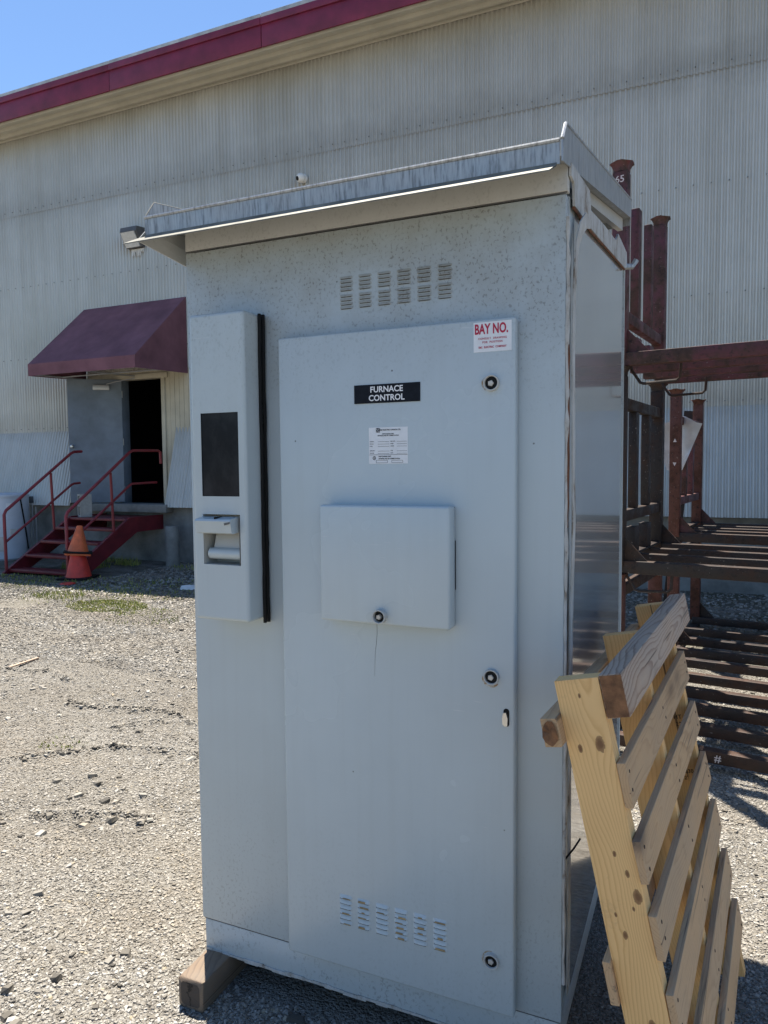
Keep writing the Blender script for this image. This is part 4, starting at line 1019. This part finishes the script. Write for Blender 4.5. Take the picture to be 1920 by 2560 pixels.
# ink stamps on the stringer faces
def stamp(lines, x, y, z, size, par):
    mb = MB()
    for i, (body, dx_) in enumerate(lines):
        me_ = text_mesh(body, size, .0002, 1.0, 1.05)
        # text reads across the stringer: local text x -> out (s*Z), text y -> up (X), facing -Y
        for_v = [Vector((x - i*size*1.25 + v_.co.y, y - .0006 - v_.co.z, z + s*(v_.co.x+dx_))) for v_ in me_.vertices]
        mb.add(for_v, [tuple(p.vertices) for p in me_.polygons]); bpy.data.meshes.remove(me_)
    o = obj('ink_stamp', mb, M_stamp, par, True, sm=0); return o
stamp([('SPB  M-4', 0), ('S-DRY  KD-HT', 0), ('CERT  2', 0), ('430  SPF', 0)], LP-.725, -.0002, s*.046, .011, pal)
stamp([('HT', .012), ('22', .012)], LP-.36, yy0[2]-.0192, s*.046, .018, pal)
stamp([('3259830', 0), ("12'", 0)], LP-.53, yy0[2]-.0192, s*.042, .016, pal)
# deck boards on the outer face
BL = 2*SPC+.07
for i in range(6):
    xx = LP-.212-i*.157+rnd.uniform(-.006, .006)
    o = lumber('deck_board', (BL+rnd.uniform(-.02, .02), .088+rnd.uniform(-.004, .004), .016), (xx, BL/2-.012, s*(SWD+.0095)), M_board, (0, 0, PI/2+rnd.uniform(-.012, .012)))
    nm = MB()
    for y in yy0:
        for q in (-.022, .022): nm.lathe([(.004, 0), (.0035, .0012), (.001, .0015)], 7, Matrix.Translation((y-BL/2+.012+rnd.uniform(-.008, .008), q*.9+rnd.uniform(-.006, .006), s*.0081)) @ (Matrix.Identity(4) if s > 0 else Matrix.Rotation(PI, 4, 'X')))
    obj('nail_heads', nm, M_stamp, o, True)['kind'] = 'stuff'
# heavy weathered rail along the top and the rough rail on the inside
o = lumber('top_rail', (BL+.04, .088, .046), (LP-.040, BL/2+.020, s*(SWD+.024)), M_grain, (0, 0, PI/2))
obj('cut_end', MB().box((-(BL+.04)/2-.0015, -.0425, -.0215), (-(BL+.04)/2-.0003, .0425, .0215)), M_endgrain, o, True, sm=0)
o = lumber('inner_rail', (BL+.02, .060, .036), (LP-.098, BL/2-.02, -s*.0185), M_board, (0, 0, PI/2))
b = MB(); n = 14
vs = [(-(BL+.02)/2-.004, 0, 0)]+[(-(BL+.02)/2-rnd.uniform(.001, .009), .028*math.cos(2*PI*i/n)*rnd.uniform(.85, 1.05), .0165*math.sin(2*PI*i/n)*rnd.uniform(.85, 1.1)) for i in range(n)]
obj('broken_end', b.add(vs, [(0, 1+i, 1+(i+1) % n) for i in range(n)]), M_endgrain, o, True, sm=0)
for i in range(2):
    lumber('inner_board', (BL, .090, .017), (LP-.62-i*.40, BL/2-.01, -s*.0095), M_board, (0, 0, PI/2))

# ================================================================== STEEL RACKS
RA = math.radians(-8)      # racks are turned a little against the wall
def rack(loc, label, L_, Dp, beams, base_h, post_h, cross, bars, bar_top, mats, group, post_w=.086, stubs=True, rods=(), posts='LR', z_in=0.0, yo=(0., None), ground_=False, rz=RA):
    t = thing('stacking_rack', loc, label, 'rack', group, rz)
    mb_, mp_, mr_ = mats
    y0p = yo[0]; y1p = yo[1] if yo[1] is not None else Dp
    for yb_ in beams: obj('deck_beam', MB().bbox((-.02, yb_-.033, 0), (L_+.02, yb_+.033, base_h), .005), mb_, t, True)
    for xx in (.0, L_): # end sills below the long beams
        za, zb2 = (base_h+.001, base_h+.012) if not ground_ else (-.045, -.001)
        obj('end_sill', MB().bbox((xx-.04, -.02, za), (xx+.04, Dp+.02, zb2), .002), mb_, t, True)
    for xx in (0., L_):
        for yp in (y0p, y1p):
            w = post_w/2
            p = MB().bbox((xx-w, yp-w, base_h*.5), (xx+w, yp+w, post_h-.05), .008)
            # flared cup on top of the post
            rr_ = [(w, post_h-.051), (w*1.04, post_h-.03), (w*1.25, post_h-.012), (w*1.5, post_h)]
            n = 16; vs = []
            for (q, z) in rr_:
                for i in range(n):
                    t_ = 2*PI*i/n+PI/4/4; cx2, sy2 = math.cos(t_), math.sin(t_); m_ = 1/max(abs(cx2), abs(sy2)); m_ = 1+(m_-1)*.8
                    vs.append((xx+q*m_*cx2, yp+q*m_*sy2, z+(.006*math.cos(4*t_) if q > w*1.4 else 0)))
            for (q, z) in [(w*1.38, post_h-.001), (w*.85, post_h-.03)]:
                for i in range(n):
                    t_ = 2*PI*i/n+PI/4/4; cx2, sy2 = math.cos(t_), math.sin(t_); m_ = 1+(1/max(abs(cx2), abs(sy2))-1)*.8
                    vs.append((xx+q*m_*cx2, yp+q*m_*sy2, z+(.006*math.cos(4*t_) if q > w*1.3 else 0)))
            nr = 6
            p.add(vs, [(i*n+k_, i*n+(k_+1) % n, (i+1)*n+(k_+1) % n, (i+1)*n+k_) for i in range(nr-1) for k_ in range(n)]+[tuple((nr-1)*n+k_ for k_ in range(n))])
            obj('post', p, mp_, t, True)
            gs = 1 if xx == 0 else -1
            obj('gusset', MB().prism([(xx+gs*w*.98, base_h+.0005), (xx+gs*(w+.13), base_h+.0005), (xx+gs*w*.98, base_h+.14)], .008, (0, yp-.004, 0), 'XZ'), mr_, t, True, sm=0)
        for zc in cross: obj('cross_bar', MB().bbox((xx-.028, y0p+post_w/2-.002, zc), (xx+.028, y1p-post_w/2+.002, zc+.07), .006), mr_, t, True)
        for yb_ in bars:
            if len(cross) > 1 or bar_top: obj('end_bar', MB().bbox((xx-.026, yb_-.038, cross[0]+.0702), (xx+.026, yb_+.038, bar_top if bar_top else cross[1]-.0002), .006), mp_ if bar_top else mr_, t, True)
            if stubs: obj('stub', MB().bbox((xx-.03, yb_-.06, base_h+.0125), (xx+.03, yb_+.06, cross[0]-.05), .005), mr_, t, True)
    for (x0_, y_, wid) in rods:
        obj('rod_loop', MB().tube([(x0_, y_, .02), (x0_+.01, y_, -.02), (x0_+.06, y_-.005, -.095), (x0_+.08, y_-.005, -.102), (x0_+wid-.02, y_-.005, -.095), (x0_+wid, y_-.005, -.078), (x0_+wid+.005, y_, .01)], .0085, 8), M_rackdark, t, True)
    return t
G1 = 'steel stacking racks beside the cabinet'
A1 = Vector((-.16, 2.75, 0))
ex = Vector((math.cos(RA), math.sin(RA), 0)); ey = Vector((-math.sin(RA), math.cos(RA), 0))
# bottom, middle and top rack of the near stack
rack(A1-ey*.38+Vector((0, 0, .048)), 'rusty brown rack on the gravel, lowest of the near stack', 1.75, 1.50, [.02, .40, .76, 1.10, 1.46], .065, .915, (.76,), (.62, .95), None, (M_rackbrn, M_rackora, M_rackbrn), G1, stubs=False, yo=(.38, 1.49), ground_=True)
rack(A1+Vector((0, 0, .965)), 'dark brown rack with barred end, middle of the near stack', 1.75, 1.11, [.0, .40, .75, 1.11], .075, 1.225, (.30, .98), (.38, .74), None, (M_rackdark, M_rackdark, M_rackdark), G1, rods=((.05, -.01, .26),))
rack(A1+Vector((0, 0, 2.19)), 'maroon rack with tall end posts, topmost of the near stack', 1.75, 1.11, [.0, .37, .74, 1.11], .078, 1.17, (.27,), (.38, .74), 1.02, (M_rackred, M_rackred, M_rackred), G1, rods=((.05, .05, .28), (.05, .95, .29)))
# far stack by the wall
A2 = Vector((.09, 4.75, 0))
rack(A2-ey*.55+Vector((0, 0, .048)), 'dark rack on the gravel by the wall, under the far rack', 1.75, 1.75, [.02, .35, .75, 1.15, 1.70], .065, .915, (.76,), (.8, 1.15), None, (M_rackdark, M_rackora, M_rackdark), G1, stubs=False, yo=(.55, 1.72), ground_=True)
rack(A2+Vector((0, 0, .965)), 'rust-red rack with free posts near the wall, wrapped in white film', 1.75, 1.15, [.0, .30, .58, .86, 1.15], .075, 1.265, (.30, .98), (.40, .75), None, (M_rackdark, M_rackora, M_rackred), G1, stubs=False)
# a loose leaning channel behind them
lc = thing('leaning_channel', (-.02, 6.12, 0), 'dark steel channel leaning upright behind the far rack', 'channel', rot=(0, math.radians(5), 0))
b = MB(); b.box((-.05, -.006, 0), (.05, .006, 2.15)); b.box((-.05, .0062, 0), (-.038, .05, 2.15)); b.box((.038, .0062, 0), (.05, .05, 2.15))
obj('channel_bar', b, M_rackdark, lc, True, sm=0)
# white film wrapped behind the front post of the far stack
pf = A2+Vector((0, 0, 0)); 
mb = MB(); nu, nv = 10, 8; vs = []
c0 = Vector((A2.x-.03, A2.y+.16, .10))
for j in range(nv+1):
    w = j/nv
    for i in range(nu+1):
        u = i/nu*2-1
        half = .23*(1-w)+.06*w
        vs.append((c0.x+u*half+.02*w, c0.y+.05*math.cos(u*2.2)+.012*math.sin(7*u+3*w), 2.0-.44*w+.03*math.sin(5*u)*(1-w)-.02*abs(u)*(1-w)))
fs = [(j*(nu+1)+i, j*(nu+1)+i+1, (j+1)*(nu+1)+i+1, (j+1)*(nu+1)+i) for j in range(nv) for i in range(nu)]
pfm = obj('plastic_film', mb.add(vs, fs), M_film); tag(pfm, 'white plastic film hanging in a pointed funnel behind the rack post', 'plastic film')
# chalk marks on posts
def chalk(body, size, loc, name, par, rz):
    me_ = text_mesh(body, size, .0006); R2 = Matrix.Rotation(PI/2, 4, 'X')
    me_.transform(R2); me_.materials.append(M_chalk)
    o = bpy.data.objects.new(name, me_); link(o, par, loc); return o
racks = [o for o in bpy.data.objects if o.name.startswith('stacking_rack')]
top = [o for o in racks if 'topmost' in o['label']][0]
chalk('65', .055, (0, -.0445, 1.07), 'chalk_mark', top, 0)
farr = [o for o in racks if 'free posts' in o['label']][0]
obj('arrow_mark', MB().prism([(-.014, .83), (.014, .83), (0, .86)], -.0006, (0, -.0435, 0), 'XZ'), M_chalk, farr, True, sm=0)
obj('arrow_mark', MB().prism([(-.014, .66), (.014, .66), (0, .63)], -.0006, (0, -.0435, 0), 'XZ'), M_chalk, farr, True, sm=0)
lowr = [o for o in racks if 'lowest of the near' in o['label']][0]
chalk('#', .055, (.62, -.0175, .033), 'chalk_mark', lowr, 0)

# ================================================================== small things on the ground
b = MB().bbox((-.16, -.012, -.006), (.16, .012, .006), .002, 1)
o = obj('stick', b, M_grain, None, True); o.location = (-4.815, 2.40, .022); o.rotation_euler = (0, .02, math.radians(98)); tag(o, 'thin pale wooden stick lying on the gravel', 'stick')
o = obj('red_disc', MB().lathe([(.10, 0), (.105, .01), (.095, .018), (.02, .02)], 20), M_cone_r, None, True); o.location = (-7.82, 5.6, .008); tag(o, 'flat red disc lying before the traffic cones', 'lid')
b = MB(); n = 12
vs = [(0, 0, .06)]+[(.12*math.cos(2*PI*i/n)*rnd.uniform(.7, 1.2), .08*math.sin(2*PI*i/n)*rnd.uniform(.7, 1.2), .035+rnd.uniform(-.01, .015)) for i in range(n)]+[(.15*math.cos(2*PI*i/n)*rnd.uniform(.8, 1.1), .10*math.sin(2*PI*i/n)*rnd.uniform(.8, 1.1), 0) for i in range(n)]
o = obj('litter', b.add(vs, [(0, 1+i, 1+(i+1) % n) for i in range(n)]+[(1+i, 13+i, 13+(i+1) % n, 1+(i+1) % n) for i in range(n)]), M_litter); tag(o, 'crumpled white rubbish lying in the shade by the cabinet edge', 'litter'); o.location = (-5.96, 5.93, .03)
